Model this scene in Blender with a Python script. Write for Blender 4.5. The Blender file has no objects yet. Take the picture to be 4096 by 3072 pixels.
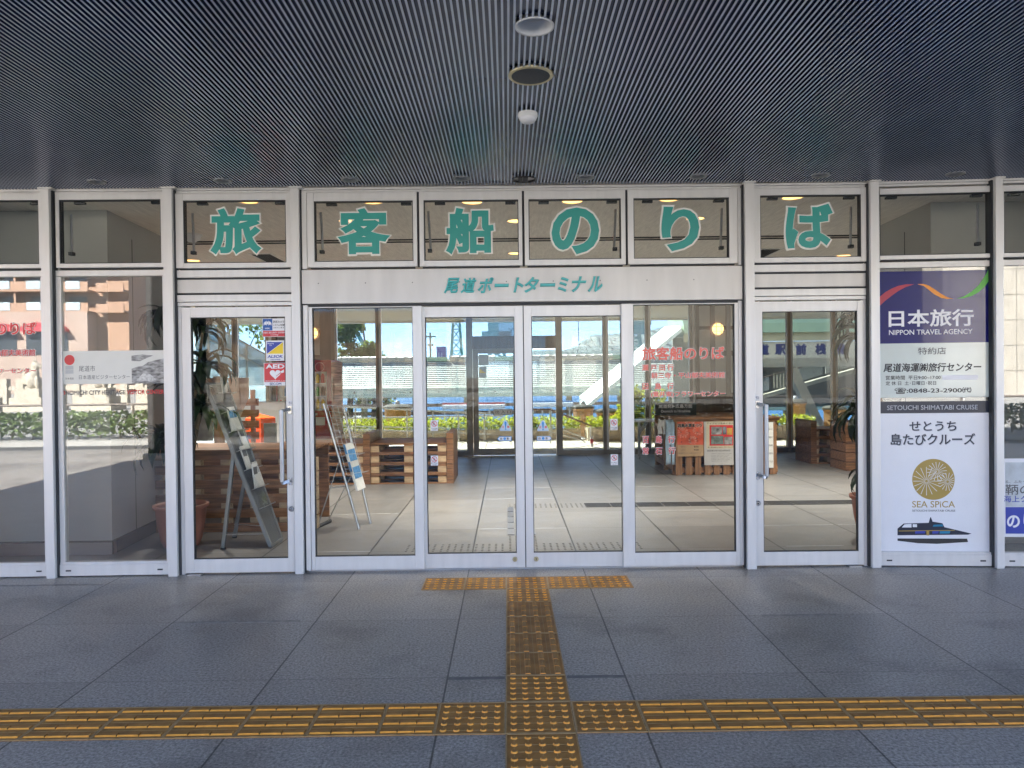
import bpy, bmesh, math, random
from mathutils import Vector, Matrix
random.seed(7)
SC = bpy.context.scene
COL = SC.collection
RAD = math.radians
HAZE = 0.00018
H = 1.497                      # eye height of the photographer

# ------------------------------------------------------------------ camera, sky, sun, exposure
pitch, yaw, roll = RAD(-0.566), RAD(0.350), RAD(-0.628)
_f = Vector((math.sin(yaw)*math.cos(pitch), math.cos(yaw)*math.cos(pitch), math.sin(pitch)))
_r = Vector((math.cos(yaw), -math.sin(yaw), 0)); _u = _r.cross(_f)
_R = math.cos(roll)*_r + math.sin(roll)*_u; _U = -math.sin(roll)*_r + math.cos(roll)*_u
cam = bpy.data.cameras.new('camera'); cam.sensor_width = 36; cam.lens = 25.80
cam.clip_start = 0.05; cam.clip_end = 9000
camo = bpy.data.objects.new('camera', cam); COL.objects.link(camo)
camo.matrix_world = Matrix(((_R.x, _U.x, -_f.x, 0), (_R.y, _U.y, -_f.y, 0), (_R.z, _U.z, -_f.z, H), (0, 0, 0, 1)))
SC.camera = camo
SUN_EL, SUN_AZ = RAD(36), RAD(-30)
wd = bpy.data.worlds.new('World'); SC.world = wd; wd.use_nodes = True
wn = wd.node_tree; bg = wn.nodes['Background']
sky = wn.nodes.new('ShaderNodeTexSky'); sky.sky_type = 'NISHITA'; sky.sun_disc = False
sky.sun_elevation = SUN_EL; sky.sun_rotation = SUN_AZ; sky.air_density = 0.4; sky.dust_density = 0.0; sky.ozone_density = 1.0
wn.links.new(sky.outputs[0], bg.inputs[0]); bg.inputs[1].default_value = 0.08
sl = bpy.data.lights.new('sun', 'SUN'); sl.energy = 5.0; sl.angle = RAD(0.5); sl.color = (1.0, 0.95, 0.87)
so = bpy.data.objects.new('sun', sl); COL.objects.link(so)
so.rotation_euler = Vector((-math.sin(SUN_AZ)*math.cos(SUN_EL), -math.cos(SUN_AZ)*math.cos(SUN_EL), -math.sin(SUN_EL))).to_track_quat('-Z', 'Y').to_euler()
SC.view_settings.view_transform = 'Standard'; SC.view_settings.look = 'None'
SC.view_settings.exposure = 3.6; SC.view_settings.gamma = 1.0; SC.view_settings.use_curve_mapping = False
SC.render.engine = 'CYCLES'
cy = SC.cycles
cy.use_denoising = True; cy.max_bounces = 10; cy.transparent_max_bounces = 24; cy.glossy_bounces = 6; cy.diffuse_bounces = 5
cy.sample_clamp_indirect = 6; cy.caustics_reflective = False; cy.caustics_refractive = False

# ------------------------------------------------------------------ materials
MATS = {}
def mat(name, col, rough=0.5, metal=0.0, var=0.12, scale=8.0, bump=0.0, bscale=60.0, spec=0.5, stretch=None, emit=None, estr=0.0, coat=0.0):
    if name in MATS: return MATS[name]
    m = bpy.data.materials.new(name); m.use_nodes = True; nt = m.node_tree; b = nt.nodes['Principled BSDF']
    tc = nt.nodes.new('ShaderNodeTexCoord'); src = tc.outputs['Object']
    if stretch:
        mp = nt.nodes.new('ShaderNodeMapping'); mp.inputs['Scale'].default_value = stretch; nt.links.new(src, mp.inputs[0]); src = mp.outputs[0]
    nz = nt.nodes.new('ShaderNodeTexNoise'); nz.inputs['Scale'].default_value = scale; nz.inputs['Detail'].default_value = 6
    nt.links.new(src, nz.inputs['Vector'])
    rp = nt.nodes.new('ShaderNodeValToRGB')
    rp.color_ramp.elements[0].position = 0.3; rp.color_ramp.elements[1].position = 0.7
    rp.color_ramp.elements[0].color = (*[c*(1-var) for c in col], 1); rp.color_ramp.elements[1].color = (*[min(1, c*(1+var)) for c in col], 1)
    nt.links.new(nz.outputs['Fac'], rp.inputs[0]); nt.links.new(rp.outputs[0], b.inputs['Base Color'])
    b.inputs['Roughness'].default_value = rough; b.inputs['Metallic'].default_value = metal; b.inputs['Specular IOR Level'].default_value = spec
    if coat: b.inputs['Coat Weight'].default_value = coat*.7; b.inputs['Coat Roughness'].default_value = 0.02; b.inputs['Coat IOR'].default_value = 1.5
    if bump:
        n2 = nt.nodes.new('ShaderNodeTexNoise'); n2.inputs['Scale'].default_value = bscale; n2.inputs['Detail'].default_value = 5
        nt.links.new(src, n2.inputs['Vector'])
        bp = nt.nodes.new('ShaderNodeBump'); bp.inputs['Strength'].default_value = bump; bp.inputs['Distance'].default_value = 0.004
        nt.links.new(n2.outputs['Fac'], bp.inputs['Height']); nt.links.new(bp.outputs[0], b.inputs['Normal'])
    if emit:
        b.inputs['Emission Color'].default_value = (*emit, 1); b.inputs['Emission Strength'].default_value = estr
    MATS[name] = m; return m

def N(nt, kind, **kw):
    n = nt.nodes.new(kind)
    for k, v in kw.items():
        if k.startswith('i') and k[1:].isdigit(): n.inputs[int(k[1:])].default_value = v
        else: setattr(n, k, v)
    return n
def mth(nt, op, a, b=None, c=None):
    n = nt.nodes.new('ShaderNodeMath'); n.operation = op
    for i, v in enumerate((a, b, c)):
        if v is None: continue
        if isinstance(v, (int, float)): n.inputs[i].default_value = v
        else: nt.links.new(v, n.inputs[i])
    return n.outputs[0]

def glass(name, tint, f0, rough=0.0, haze=0.0):
    """thin pane: tinted see-through plus an angle dependent mirror reflection"""
    m = bpy.data.materials.new(name); m.use_nodes = True; nt = m.node_tree; nt.nodes.clear()
    out = nt.nodes.new('ShaderNodeOutputMaterial'); tr = nt.nodes.new('ShaderNodeBsdfTransparent'); tr.inputs[0].default_value = (*tint, 1)
    gl = nt.nodes.new('ShaderNodeBsdfGlossy'); gl.inputs[0].default_value = (1, 1, 1, 1); gl.inputs['Roughness'].default_value = rough
    lw = nt.nodes.new('ShaderNodeLayerWeight'); lw.inputs[0].default_value = 0.5
    p5 = mth(nt, 'POWER', lw.outputs['Facing'], 5.0)
    fac = mth(nt, 'MULTIPLY_ADD', p5, 1-f0, f0)
    mx = nt.nodes.new('ShaderNodeMixShader'); nt.links.new(fac, mx.inputs[0]); nt.links.new(tr.outputs[0], mx.inputs[1]); nt.links.new(gl.outputs[0], mx.inputs[2])
    last = mx.outputs[0]
    if haze:
        df = nt.nodes.new('ShaderNodeBsdfTranslucent'); df.inputs[0].default_value = (0.75, 0.85, 0.88, 1)
        dd = nt.nodes.new('ShaderNodeBsdfDiffuse'); dd.inputs[0].default_value = (0.75, 0.85, 0.88, 1)
        ad = nt.nodes.new('ShaderNodeMixShader'); nt.links.new(df.outputs[0], ad.inputs[1]); nt.links.new(dd.outputs[0], ad.inputs[2])
        m2 = nt.nodes.new('ShaderNodeMixShader'); m2.inputs[0].default_value = haze
        nt.links.new(last, m2.inputs[1]); nt.links.new(ad.outputs[0], m2.inputs[2]); last = m2.outputs[0]
    nt.links.new(last, out.inputs[0]); MATS[name] = m; return m

def stone(name, base, x0, px, y0, py, speck=0.35, rough=0.42, jcol=0.35, jx=0.0035, jy=0.0022, stain=0.5, bumpd=0.0015):
    """granite slabs: joint grid, speckle, per-slab tone, stains with their own shape, fine rough bump"""
    m = bpy.data.materials.new(name); m.use_nodes = True; nt = m.node_tree; b = nt.nodes['Principled BSDF']; L = nt.links.new
    geo = nt.nodes.new('ShaderNodeNewGeometry'); sp = nt.nodes.new('ShaderNodeSeparateXYZ'); L(geo.outputs['Position'], sp.inputs[0])
    def cell(o, off, per):
        t = mth(nt, 'DIVIDE', mth(nt, 'SUBTRACT', o, off), per)
        fl = mth(nt, 'FLOOR', t); fr = mth(nt, 'SUBTRACT', t, fl)
        d = mth(nt, 'MULTIPLY', mth(nt, 'MINIMUM', fr, mth(nt, 'SUBTRACT', 1.0, fr)), per)
        return fl, d
    fx, dx = cell(sp.outputs[0], x0, px); fy, dy = cell(sp.outputs[1], y0, py)
    jl = mth(nt, 'MAXIMUM', mth(nt, 'LESS_THAN', dx, jx), mth(nt, 'MULTIPLY', mth(nt, 'LESS_THAN', dy, jy), 0.6))
    cmb = nt.nodes.new('ShaderNodeCombineXYZ'); L(fx, cmb.inputs[0]); L(fy, cmb.inputs[1])
    wn_ = nt.nodes.new('ShaderNodeTexWhiteNoise'); L(cmb.outputs[0], wn_.inputs['Vector'])
    n1 = N(nt, 'ShaderNodeTexNoise'); n1.inputs['Scale'].default_value = 75; n1.inputs['Detail'].default_value = 8; n1.inputs['Roughness'].default_value = 0.75; L(geo.outputs['Position'], n1.inputs['Vector'])
    n2 = N(nt, 'ShaderNodeTexNoise'); n2.inputs['Scale'].default_value = 1.3; n2.inputs['Detail'].default_value = 7; n2.inputs['Roughness'].default_value = 0.62; L(geo.outputs['Position'], n2.inputs['Vector'])
    n3 = N(nt, 'ShaderNodeTexNoise'); n3.inputs['Scale'].default_value = 4.5; n3.inputs['Detail'].default_value = 4; L(geo.outputs['Position'], n3.inputs['Vector'])
    v = mth(nt, 'MULTIPLY_ADD', mth(nt, 'SUBTRACT', n1.outputs[0], 0.5), speck*2.4, 1.0)
    v = mth(nt, 'MULTIPLY', v, mth(nt, 'MULTIPLY_ADD', wn_.outputs['Value'], 0.24, 0.88))
    rs = nt.nodes.new('ShaderNodeMapRange'); L(n2.outputs[0], rs.inputs[0]); rs.inputs[1].default_value = 0.52; rs.inputs[2].default_value = 0.68; rs.inputs[3].default_value = 1.0; rs.inputs[4].default_value = 1.0-stain
    v = mth(nt, 'MULTIPLY', v, rs.outputs[0])
    v = mth(nt, 'MULTIPLY', v, mth(nt, 'MULTIPLY_ADD', n3.outputs[0], 0.3, 0.85))
    vo = N(nt, 'ShaderNodeTexVoronoi'); vo.inputs['Scale'].default_value = 1.7; L(geo.outputs['Position'], vo.inputs['Vector'])
    v = mth(nt, 'MULTIPLY', v, mth(nt, 'SUBTRACT', 1.0, mth(nt, 'MULTIPLY', mth(nt, 'LESS_THAN', mth(nt, 'ADD', vo.outputs['Distance'], mth(nt, 'MULTIPLY', n1.outputs[0], .03)), 0.036), 0.5)))
    v = mth(nt, 'MULTIPLY', v, mth(nt, 'SUBTRACT', 1.0, mth(nt, 'MULTIPLY', jl, 1-jcol)))
    vm = nt.nodes.new('ShaderNodeVectorMath'); vm.operation = 'SCALE'; vm.inputs[0].default_value = base; L(v, vm.inputs['Scale'])
    L(vm.outputs[0], b.inputs['Base Color'])
    L(mth(nt, 'MULTIPLY_ADD', n3.outputs[0], 0.25, rough-0.12), b.inputs['Roughness'])
    n4 = N(nt, 'ShaderNodeTexNoise'); n4.inputs['Scale'].default_value = 70; n4.inputs['Detail'].default_value = 6; L(geo.outputs['Position'], n4.inputs['Vector'])
    hgt = mth(nt, 'SUBTRACT', n4.outputs[0], mth(nt, 'MULTIPLY', jl, 1.5))
    bp = nt.nodes.new('ShaderNodeBump'); bp.inputs['Strength'].default_value = 0.7; bp.inputs['Distance'].default_value = bumpd; L(hgt, bp.inputs['Height']); L(bp.outputs[0], b.inputs['Normal'])
    MATS[name] = m; return m

def formwork(name, base, px, pz, hole=0.02, hx=0.45, hz=0.45):
    """cast concrete: formwork joints and cone holes"""
    m = bpy.data.materials.new(name); m.use_nodes = True; nt = m.node_tree; b = nt.nodes['Principled BSDF']; L = nt.links.new
    geo = nt.nodes.new('ShaderNodeNewGeometry'); sp = nt.nodes.new('ShaderNodeSeparateXYZ'); L(geo.outputs['Position'], sp.inputs[0])
    def dist(o, per, off=0.0):
        t = mth(nt, 'FRACT', mth(nt, 'DIVIDE', mth(nt, 'ADD', o, 1000.0*per+off), per))
        return mth(nt, 'MULTIPLY', mth(nt, 'MINIMUM', t, mth(nt, 'SUBTRACT', 1.0, t)), per)
    jl = mth(nt, 'MAXIMUM', mth(nt, 'LESS_THAN', dist(sp.outputs[0], px), 0.02), mth(nt, 'LESS_THAN', dist(sp.outputs[2], pz), 0.03))
    a = dist(sp.outputs[0], hx, hx/2); c = dist(sp.outputs[2], hz, hz/2)
    hl = mth(nt, 'LESS_THAN', mth(nt, 'SQRT', mth(nt, 'ADD', mth(nt, 'MULTIPLY', a, a), mth(nt, 'MULTIPLY', c, c))), hole)
    n2 = N(nt, 'ShaderNodeTexNoise'); n2.inputs['Scale'].default_value = 0.8; n2.inputs['Detail'].default_value = 8; L(geo.outputs['Position'], n2.inputs['Vector'])
    v = mth(nt, 'MULTIPLY_ADD', n2.outputs[0], 0.6, 0.7)
    v = mth(nt, 'MULTIPLY', v, mth(nt, 'SUBTRACT', 1.0, mth(nt, 'MULTIPLY', mth(nt, 'MAXIMUM', jl, hl), 0.55)))
    vm = nt.nodes.new('ShaderNodeVectorMath'); vm.operation = 'SCALE'; vm.inputs[0].default_value = base; L(v, vm.inputs['Scale']); L(vm.outputs[0], b.inputs['Base Color'])
    b.inputs['Roughness'].default_value = 0.8; MATS[name] = m; return m

ALU = mat('silver_paint', (0.69, 0.67, 0.645), 0.36, 0.15, 0.05, 2.0, stretch=(9, 9, 1))
ALU2 = mat('silver_paint_panel', (0.62, 0.595, 0.565), 0.40, 0.15, 0.07, 1.5, stretch=(6, 6, 1))
DARK = mat('dark_gasket', (0.03, 0.032, 0.036), 0.6)
STEEL = mat('stainless_steel', (0.55, 0.55, 0.56), 0.3, 1.0, 0.06, 4.0, stretch=(1, 1, 30))
HANDLE = mat('brushed_handle', (0.34, 0.34, 0.35), 0.35, 0.9, 0.05)
CHROME = mat('chrome', (0.50, 0.50, 0.51), 0.2, 1.0, 0.03)
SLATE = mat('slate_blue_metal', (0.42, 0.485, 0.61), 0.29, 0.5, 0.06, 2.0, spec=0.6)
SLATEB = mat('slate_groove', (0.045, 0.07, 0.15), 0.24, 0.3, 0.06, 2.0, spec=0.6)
WHITE = mat('white_paint', (0.75, 0.75, 0.74), 0.45, 0, 0.05)
CREAM = mat('cream_metal', (0.55, 0.48, 0.30), 0.3, 0.6, 0.08)
MESH = mat('speaker_mesh', (0.06, 0.065, 0.075), 0.6, 0.3, 0.5, 400, 0.6, 500)
GREYW = mat('grey_wall', (0.40, 0.395, 0.38), 0.6, 0, 0.05, 2)
CEILIN = mat('beige_ceiling', (0.82, 0.78, 0.71), 0.75, 0, 0.10, 30, 0.35, 60, stretch=(1, 0.15, 1))
SOFFIT = mat('ribbed_soffit', (0.66, 0.58, 0.46), 0.55, 0, 0.05)
BROWN = mat('brown_timber', (0.10, 0.06, 0.04), 0.5, 0, 0.25, 3, stretch=(8, 8, 0.6))
BRONZE = mat('bronze_aluminium', (0.16, 0.13, 0.10), 0.4, 0.4, 0.06)
TANFR = mat('tan_mullion', (0.36, 0.24, 0.15), 0.45, 0.1, 0.06)
PALLET = mat('pallet_wood', (0.235, 0.112, 0.05), 0.5, 0, 0.55, 5, 0.3, 40, stretch=(0.7, 6, 9))
PALLETV = mat('pallet_wood_upright', (0.24, 0.12, 0.055), 0.55, 0, 0.4, 5, 0.3, 40, stretch=(9, 9, 0.7))
PALLETR = mat('red_stained_wood', (0.34, 0.13, 0.07), 0.5, 0, 0.3, 5, 0.3, 40, stretch=(0.7, 6, 9))
BLOCK = mat('raw_pine', (0.52, 0.37, 0.22), 0.65, 0, 0.3, 7, stretch=(1, 4, 4))
TERRA = mat('terracotta', (0.40, 0.15, 0.09), 0.6, 0, 0.10, 5)
def leafmat(name, col, tr, var=0.5, scale=9.0, rough=0.45, mixf=0.5):
    m = mat(name, col, rough, 0, var, scale); nt = m.node_tree; b = nt.nodes['Principled BSDF']; out = nt.nodes['Material Output']
    t = nt.nodes.new('ShaderNodeBsdfTranslucent'); t.inputs[0].default_value = (*tr, 1); mx = nt.nodes.new('ShaderNodeMixShader'); mx.inputs[0].default_value = mixf
    nt.links.new(b.outputs[0], mx.inputs[1]); nt.links.new(t.outputs[0], mx.inputs[2]); nt.links.new(mx.outputs[0], out.inputs[0]); return m
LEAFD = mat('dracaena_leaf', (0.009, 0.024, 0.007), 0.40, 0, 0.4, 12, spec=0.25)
STEM = mat('cane', (0.20, 0.14, 0.08), 0.8, 0, 0.3, 20)
SOIL = mat('soil', (0.05, 0.035, 0.025), 0.9, 0, 0.4, 40)
RACK = mat('rack_grey', (0.26, 0.27, 0.275), 0.4, 0.5, 0.05)
RACKD = mat('rack_panel', (0.10, 0.105, 0.11), 0.5, 0.1, 0.08)
PAPER = mat('paper', (0.70, 0.70, 0.68), 0.6, 0, 0.06, 20)
PBLUE = mat('blue_print', (0.08, 0.25, 0.50), 0.5, 0, 0.3, 30)
RED = mat('red_print', (0.62, 0.035, 0.04), 0.4, 0, 0.05)
REDM = mat('vending_red', (0.42, 0.012, 0.018), 0.3, 0, 0.08, 3)
SALMON = mat('salmon_print', (0.85, 0.16, 0.11), 0.45, 0, 0.05)
TEAL = mat('teal_vinyl', (0.030, 0.32, 0.275), 0.4, 0, 0.03)
TEAL2 = mat('teal_acrylic', (0.05, 0.46, 0.46), 0.3, 0, 0.03)
OUTL = mat('white_vinyl', (0.80, 0.78, 0.72), 0.45, 0, 0.03)
NAVY = mat('navy_print', (0.010, 0.012, 0.135), 0.15, 0, 0.03, spec=0.2, coat=0.8)
INK = mat('black_ink', (0.02, 0.02, 0.022), 0.5, 0, 0.03)
NAVYK = mat('navy_ink', (0.012, 0.018, 0.04), 0.3, 0, 0.03)
GREYI = mat('grey_ink', (0.40, 0.42, 0.45), 0.5, 0, 0.03)
DGREYI = mat('dark_grey_ink', (0.10, 0.10, 0.105), 0.5, 0, 0.03)
GOLD = mat('gold_ink', (0.38, 0.26, 0.055), 0.4, 0, 0.04)
ORANGE = mat('orange_ink', (0.85, 0.30, 0.02), 0.4, 0, 0.03)
GREEN = mat('green_ink', (0.13, 0.50, 0.08), 0.4, 0, 0.03)
CRIMS = mat('crimson_ink', (0.42, 0.012, 0.05), 0.4, 0, 0.03)
YELL = mat('yellow_ink', (0.85, 0.60, 0.01), 0.4, 0, 0.03)
BLUE = mat('blue_ink', (0.03, 0.055, 0.36), 0.4, 0, 0.03)
SKYB = mat('sky_blue_ink', (0.03, 0.25, 0.60), 0.4, 0, 0.03)
SHEETW = mat('white_sheet', (0.78, 0.78, 0.80), 0.3, 0, 0.02)
SHEETM = mat('pale_mint_sheet', (0.60, 0.66, 0.62), 0.15, 0, 0.03, coat=1.0)
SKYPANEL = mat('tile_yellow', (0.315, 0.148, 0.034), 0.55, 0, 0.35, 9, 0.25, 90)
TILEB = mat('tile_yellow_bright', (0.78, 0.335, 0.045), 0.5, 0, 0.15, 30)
TILER = mat('tile_rim_dust', (0.40, 0.26, 0.12), 0.6, 0, 0.25, 30)
TILED = mat('dark_tactile', (0.06, 0.06, 0.062), 0.4, 0, 0.2)
LAMPON = mat('lamp_glow', (0.9, 0.6, 0.3), 0.4, emit=(1.0, 0.50, 0.14), estr=0.4)
GREENP = mat('mint_green_paint', (0.42, 0.55, 0.36), 0.4, 0, 0.06)
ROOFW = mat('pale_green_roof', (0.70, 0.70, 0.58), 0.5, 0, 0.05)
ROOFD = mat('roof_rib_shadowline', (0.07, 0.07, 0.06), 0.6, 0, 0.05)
BEIGE = mat('beige_steel', (0.48, 0.42, 0.31), 0.5, 0, 0.06)
RIDGE = mat('ridge_cap', (0.72, 0.60, 0.44), 0.5, 0, 0.08)
OCHRE = mat('ochre_post', (0.62, 0.33, 0.12), 0.6, 0, 0.15)
PIPE = mat('white_pipe', (0.62, 0.61, 0.58), 0.35, 0, 0.05)
RAILB = mat('brown_rail', (0.20, 0.11, 0.06), 0.45, 0, 0.1)
DECK = mat('deck_boards', (0.74, 0.62, 0.48), 0.7, 0, 0.25, 4, stretch=(6, 0.8, 1))
PLANT = mat('planter_boards', (0.80, 0.64, 0.44), 0.7, 0, 0.25, 4, stretch=(6, 6, 0.8))
LEAFY = leafmat('hedge_leaf', (0.12, 0.20, 0.03), (0.60, 0.60, 0.05))
LEAFG = leafmat('tree_leaf', (0.08, 0.13, 0.04), (0.16, 0.24, 0.05), scale=.7, mixf=.35)
LEAFL = leafmat('tree_leaf_light', (0.15, 0.21, 0.05), (0.42, 0.50, 0.08), scale=.7, mixf=.35)
BARK = mat('bark', (0.10, 0.07, 0.05), 0.9, 0, 0.3, 6)
CRANE = mat('crane_green', (0.12, 0.38, 0.28), 0.5, 0, 0.1)
ROPE = mat('wire_rope', (0.06, 0.07, 0.08), 0.6)
CONC = formwork('cast_concrete', (0.40, 0.37, 0.32), 1.8, 1.53)
QUAY = mat('quay_concrete', (0.34, 0.32, 0.29), 0.85, 0, 0.2, 2)
ASPH = mat('road_asphalt', (0.07, 0.07, 0.072), 0.85, 0, 0.2, 3, 0.4, 90)
PLAZA = mat('plaza_paving', (0.36, 0.355, 0.34), 0.85, 0, 0.15, 0.7)
HILL = mat('hill_forest', (0.05, 0.085, 0.06), 0.9, 0, 0.45, 0.05, 1.0, 0.08)
APT = mat('apartment_tile', (0.36, 0.225, 0.155), 0.7, 0, 0.12, 3)
APTP = mat('apartment_pink_base', (0.36, 0.275, 0.23), 0.7, 0, 0.08, 0.5)
WINB = mat('window_dark', (0.05, 0.06, 0.07), 0.15, 0, 0.2, 0.3)
RAILG = mat('balcony_glass', (0.42, 0.50, 0.54), 0.2, 0, 0.08, 0.4)
GRANW = mat('pale_granite', (0.44, 0.40, 0.33), 0.8, 0, 0.2, 6)
AWN = mat('awning_red', (0.55, 0.03, 0.05), 0.6, 0, 0.08)
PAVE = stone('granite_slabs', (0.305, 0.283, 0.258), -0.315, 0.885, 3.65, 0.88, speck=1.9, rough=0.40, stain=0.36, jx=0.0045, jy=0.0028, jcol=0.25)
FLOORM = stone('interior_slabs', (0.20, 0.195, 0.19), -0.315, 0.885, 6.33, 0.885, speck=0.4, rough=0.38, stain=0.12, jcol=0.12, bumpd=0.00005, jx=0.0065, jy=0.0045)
GLASS = glass('window_glass', (0.95, 0.96, 0.945), 0.013)
GLASSR = glass('reflective_glass', (0.86, 0.87, 0.86), 0.09)
GLASSF = glass('far_glass', (0.44, 0.485, 0.51), 0.04)
FROST = glass('frosted_glass', (0.70, 0.80, 0.84), 0.04, 0.1, 0.6)
ACRYL = glass('clear_acrylic', (0.93, 0.94, 0.94), 0.07)

def water_mat():
    m = bpy.data.materials.new('sea_water'); m.use_nodes = True; nt = m.node_tree; b = nt.nodes['Principled BSDF']; L = nt.links.new
    geo = nt.nodes.new('ShaderNodeNewGeometry'); mp = nt.nodes.new('ShaderNodeMapping'); mp.inputs['Scale'].default_value = (0.5, 1.3, 1); L(geo.outputs['Position'], mp.inputs[0])
    n = N(nt, 'ShaderNodeTexNoise'); n.inputs['Scale'].default_value = 1.2; n.inputs['Detail'].default_value = 7; L(mp.outputs[0], n.inputs['Vector'])
    bp = nt.nodes.new('ShaderNodeBump'); bp.inputs['Strength'].default_value = 0.8; bp.inputs['Distance'].default_value = 0.25; L(n.outputs[0], bp.inputs['Height']); L(bp.outputs[0], b.inputs['Normal'])
    b.inputs['Base Color'].default_value = (0.02, 0.12, 0.26, 1); b.inputs['Roughness'].default_value = 0.25; b.inputs['Specular IOR Level'].default_value = 0.25; MATS['sea_water'] = m; return m
WATER = water_mat()

# ------------------------------------------------------------------ mesh helpers
class MB:
    def __init__(s, xf=None): s.v = []; s.f = []; s.m = []; s.sm = []; s.xf = xf
    def add(s, vs, fs, mi=0, smooth=False):
        k = len(s.v)
        s.v += [tuple(s.xf(*p)) if s.xf else tuple(p) for p in vs]
        for f in fs: s.f.append([k+i for i in f]); s.m.append(mi); s.sm.append(smooth)
        return s
    def box(s, x0, x1, y0, y1, z0, z1, mi=0):
        return s.add([(x0, y0, z0), (x1, y0, z0), (x1, y1, z0), (x0, y1, z0), (x0, y0, z1), (x1, y0, z1), (x1, y1, z1), (x0, y1, z1)],
                     [(0, 3, 2, 1), (4, 5, 6, 7), (0, 1, 5, 4), (1, 2, 6, 5), (2, 3, 7, 6), (3, 0, 4, 7)], mi)
    def tube(s, p, q, r, n=8, mi=0, r2=None):
        p = Vector(p); q = Vector(q); d = (q-p).normalized(); a = d.cross(Vector((0, 0, 1)) if abs(d.z) < 0.95 else Vector((1, 0, 0))).normalized(); b = d.cross(a)
        r2 = r if r2 is None else r2; vs = []
        for c, rr in ((p, r), (q, r2)):
            for i in range(n):
                t = 2*math.pi*i/n; vs.append(c+a*math.cos(t)*rr+b*math.sin(t)*rr)
        s.add(vs, [(i, (i+1) % n, n+(i+1) % n, n+i) for i in range(n)], mi, True)
        s.add(vs, [tuple(range(n-1, -1, -1)), tuple(range(n, 2*n))], mi); return s
    def bar(s, p, q, w, d, mi=0):
        """square bar from p to q; w across (horizontal), d the other way"""
        p = Vector(p); q = Vector(q); t = (q-p).normalized(); a = t.cross(Vector((0, 1, 0)) if abs(t.y) < 0.9 else Vector((0, 0, 1))).normalized(); b = t.cross(a)
        vs = [c+a*i*w/2+b*j*d/2 for c in (p, q) for i, j in ((-1, -1), (1, -1), (1, 1), (-1, 1))]
        return s.add(vs, [(0, 1, 2, 3), (7, 6, 5, 4), (0, 4, 5, 1), (1, 5, 6, 2), (2, 6, 7, 3), (3, 7, 4, 0)], mi)
    def lathe(s, prof, c, n=24, mi=0, axis='Z', smooth=True, cap=True):
        vs = []
        for r, h in prof:
            for i in range(n):
                t = 2*math.pi*i/n; a, b = r*math.cos(t), r*math.sin(t)
                vs.append((c[0]+a, c[1]+b, c[2]+h) if axis == 'Z' else ((c[0]+a, c[1]+h, c[2]+b) if axis == 'Y' else (c[0]+h, c[1]+a, c[2]+b)))
        fs = [(k*n+i, k*n+(i+1) % n, (k+1)*n+(i+1) % n, (k+1)*n+i) for k in range(len(prof)-1) for i in range(n)]
        s.add(vs, fs, mi, smooth)
        if cap: s.add(vs, [tuple(range(n-1, -1, -1)), tuple(range((len(prof)-1)*n, len(prof)*n))], mi)
        return s
    def prism(s, poly, y0, y1, mi=0):
        """polygon in (x,z), extruded along y"""
        n = len(poly); vs = [(x, y0, z) for x, z in poly]+[(x, y1, z) for x, z in poly]
        return s.add(vs, [tuple(range(n)), tuple(range(2*n-1, n-1, -1))]+[(i, n+i, n+(i+1) % n, (i+1) % n) for i in range(n)], mi)
    def plan(s, poly, z0, z1, mi=0):
        n = len(poly); vs = [(x, y, z0) for x, y in poly]+[(x, y, z1) for x, y in poly]
        return s.add(vs, [tuple(range(n-1, -1, -1)), tuple(range(n, 2*n))]+[(i, (i+1) % n, n+(i+1) % n, n+i) for i in range(n)], mi)
    def ring(s, x0, x1, z0, z1, w, y0, y1, mi=0):
        """rectangular frame; w = (left, right, bottom, top)"""
        l, r, b, t = w
        s.box(x0, x0+l, y0, y1, z0, z1, mi); s.box(x1-r, x1, y0, y1, z0, z1, mi)
        s.box(x0+l, x1-r, y0+.002, y1-.002, z0, z0+b, mi); s.box(x0+l, x1-r, y0+.002, y1-.002, z1-t, z1, mi); return s
    def leaf(s, c, n, u, l, w, mi=0):
        c = Vector(c); n = Vector(n); u = Vector(u); v = n.cross(u)
        return s.add([c-u*l/2, c+v*w/2+n*l*.12, c+u*l/2, c-v*w/2+n*l*.12], [(0, 1, 2, 3)], mi)
    def build(s, name, mats, parent=None, loc=None, bevel=0):
        me = bpy.data.meshes.new(name)
        if loc is None:
            if parent is not None: loc = parent['_o'] if '_o' in parent else (0, 0, 0)
            else:
                xs = [p[0] for p in s.v]; ys = [p[1] for p in s.v]; zs = [p[2] for p in s.v]
                loc = ((min(xs)+max(xs))/2, (min(ys)+max(ys))/2, min(zs))
        loc = tuple(loc)
        me.from_pydata([(p[0]-loc[0], p[1]-loc[1], p[2]-loc[2]) for p in s.v], [], s.f)
        for m in (mats if isinstance(mats, (list, tuple)) else [mats]): me.materials.append(m)
        me.polygons.foreach_set('material_index', s.m); me.polygons.foreach_set('use_smooth', s.sm); me.update()
        bm = bmesh.new(); bm.from_mesh(me)
        bmesh.ops.recalc_face_normals(bm, faces=bm.faces) if not getattr(s, 'keep', False) else None
        bm.to_mesh(me); bm.free()
        o = bpy.data.objects.new(name, me); COL.objects.link(o); o['_o'] = loc
        if parent is not None: o.parent = parent
        else: o.location = loc
        if bevel:
            b = o.modifiers.new('bevel', 'BEVEL'); b.width = bevel; b.segments = 2; b.limit_method = 'ANGLE'
        return o

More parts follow.
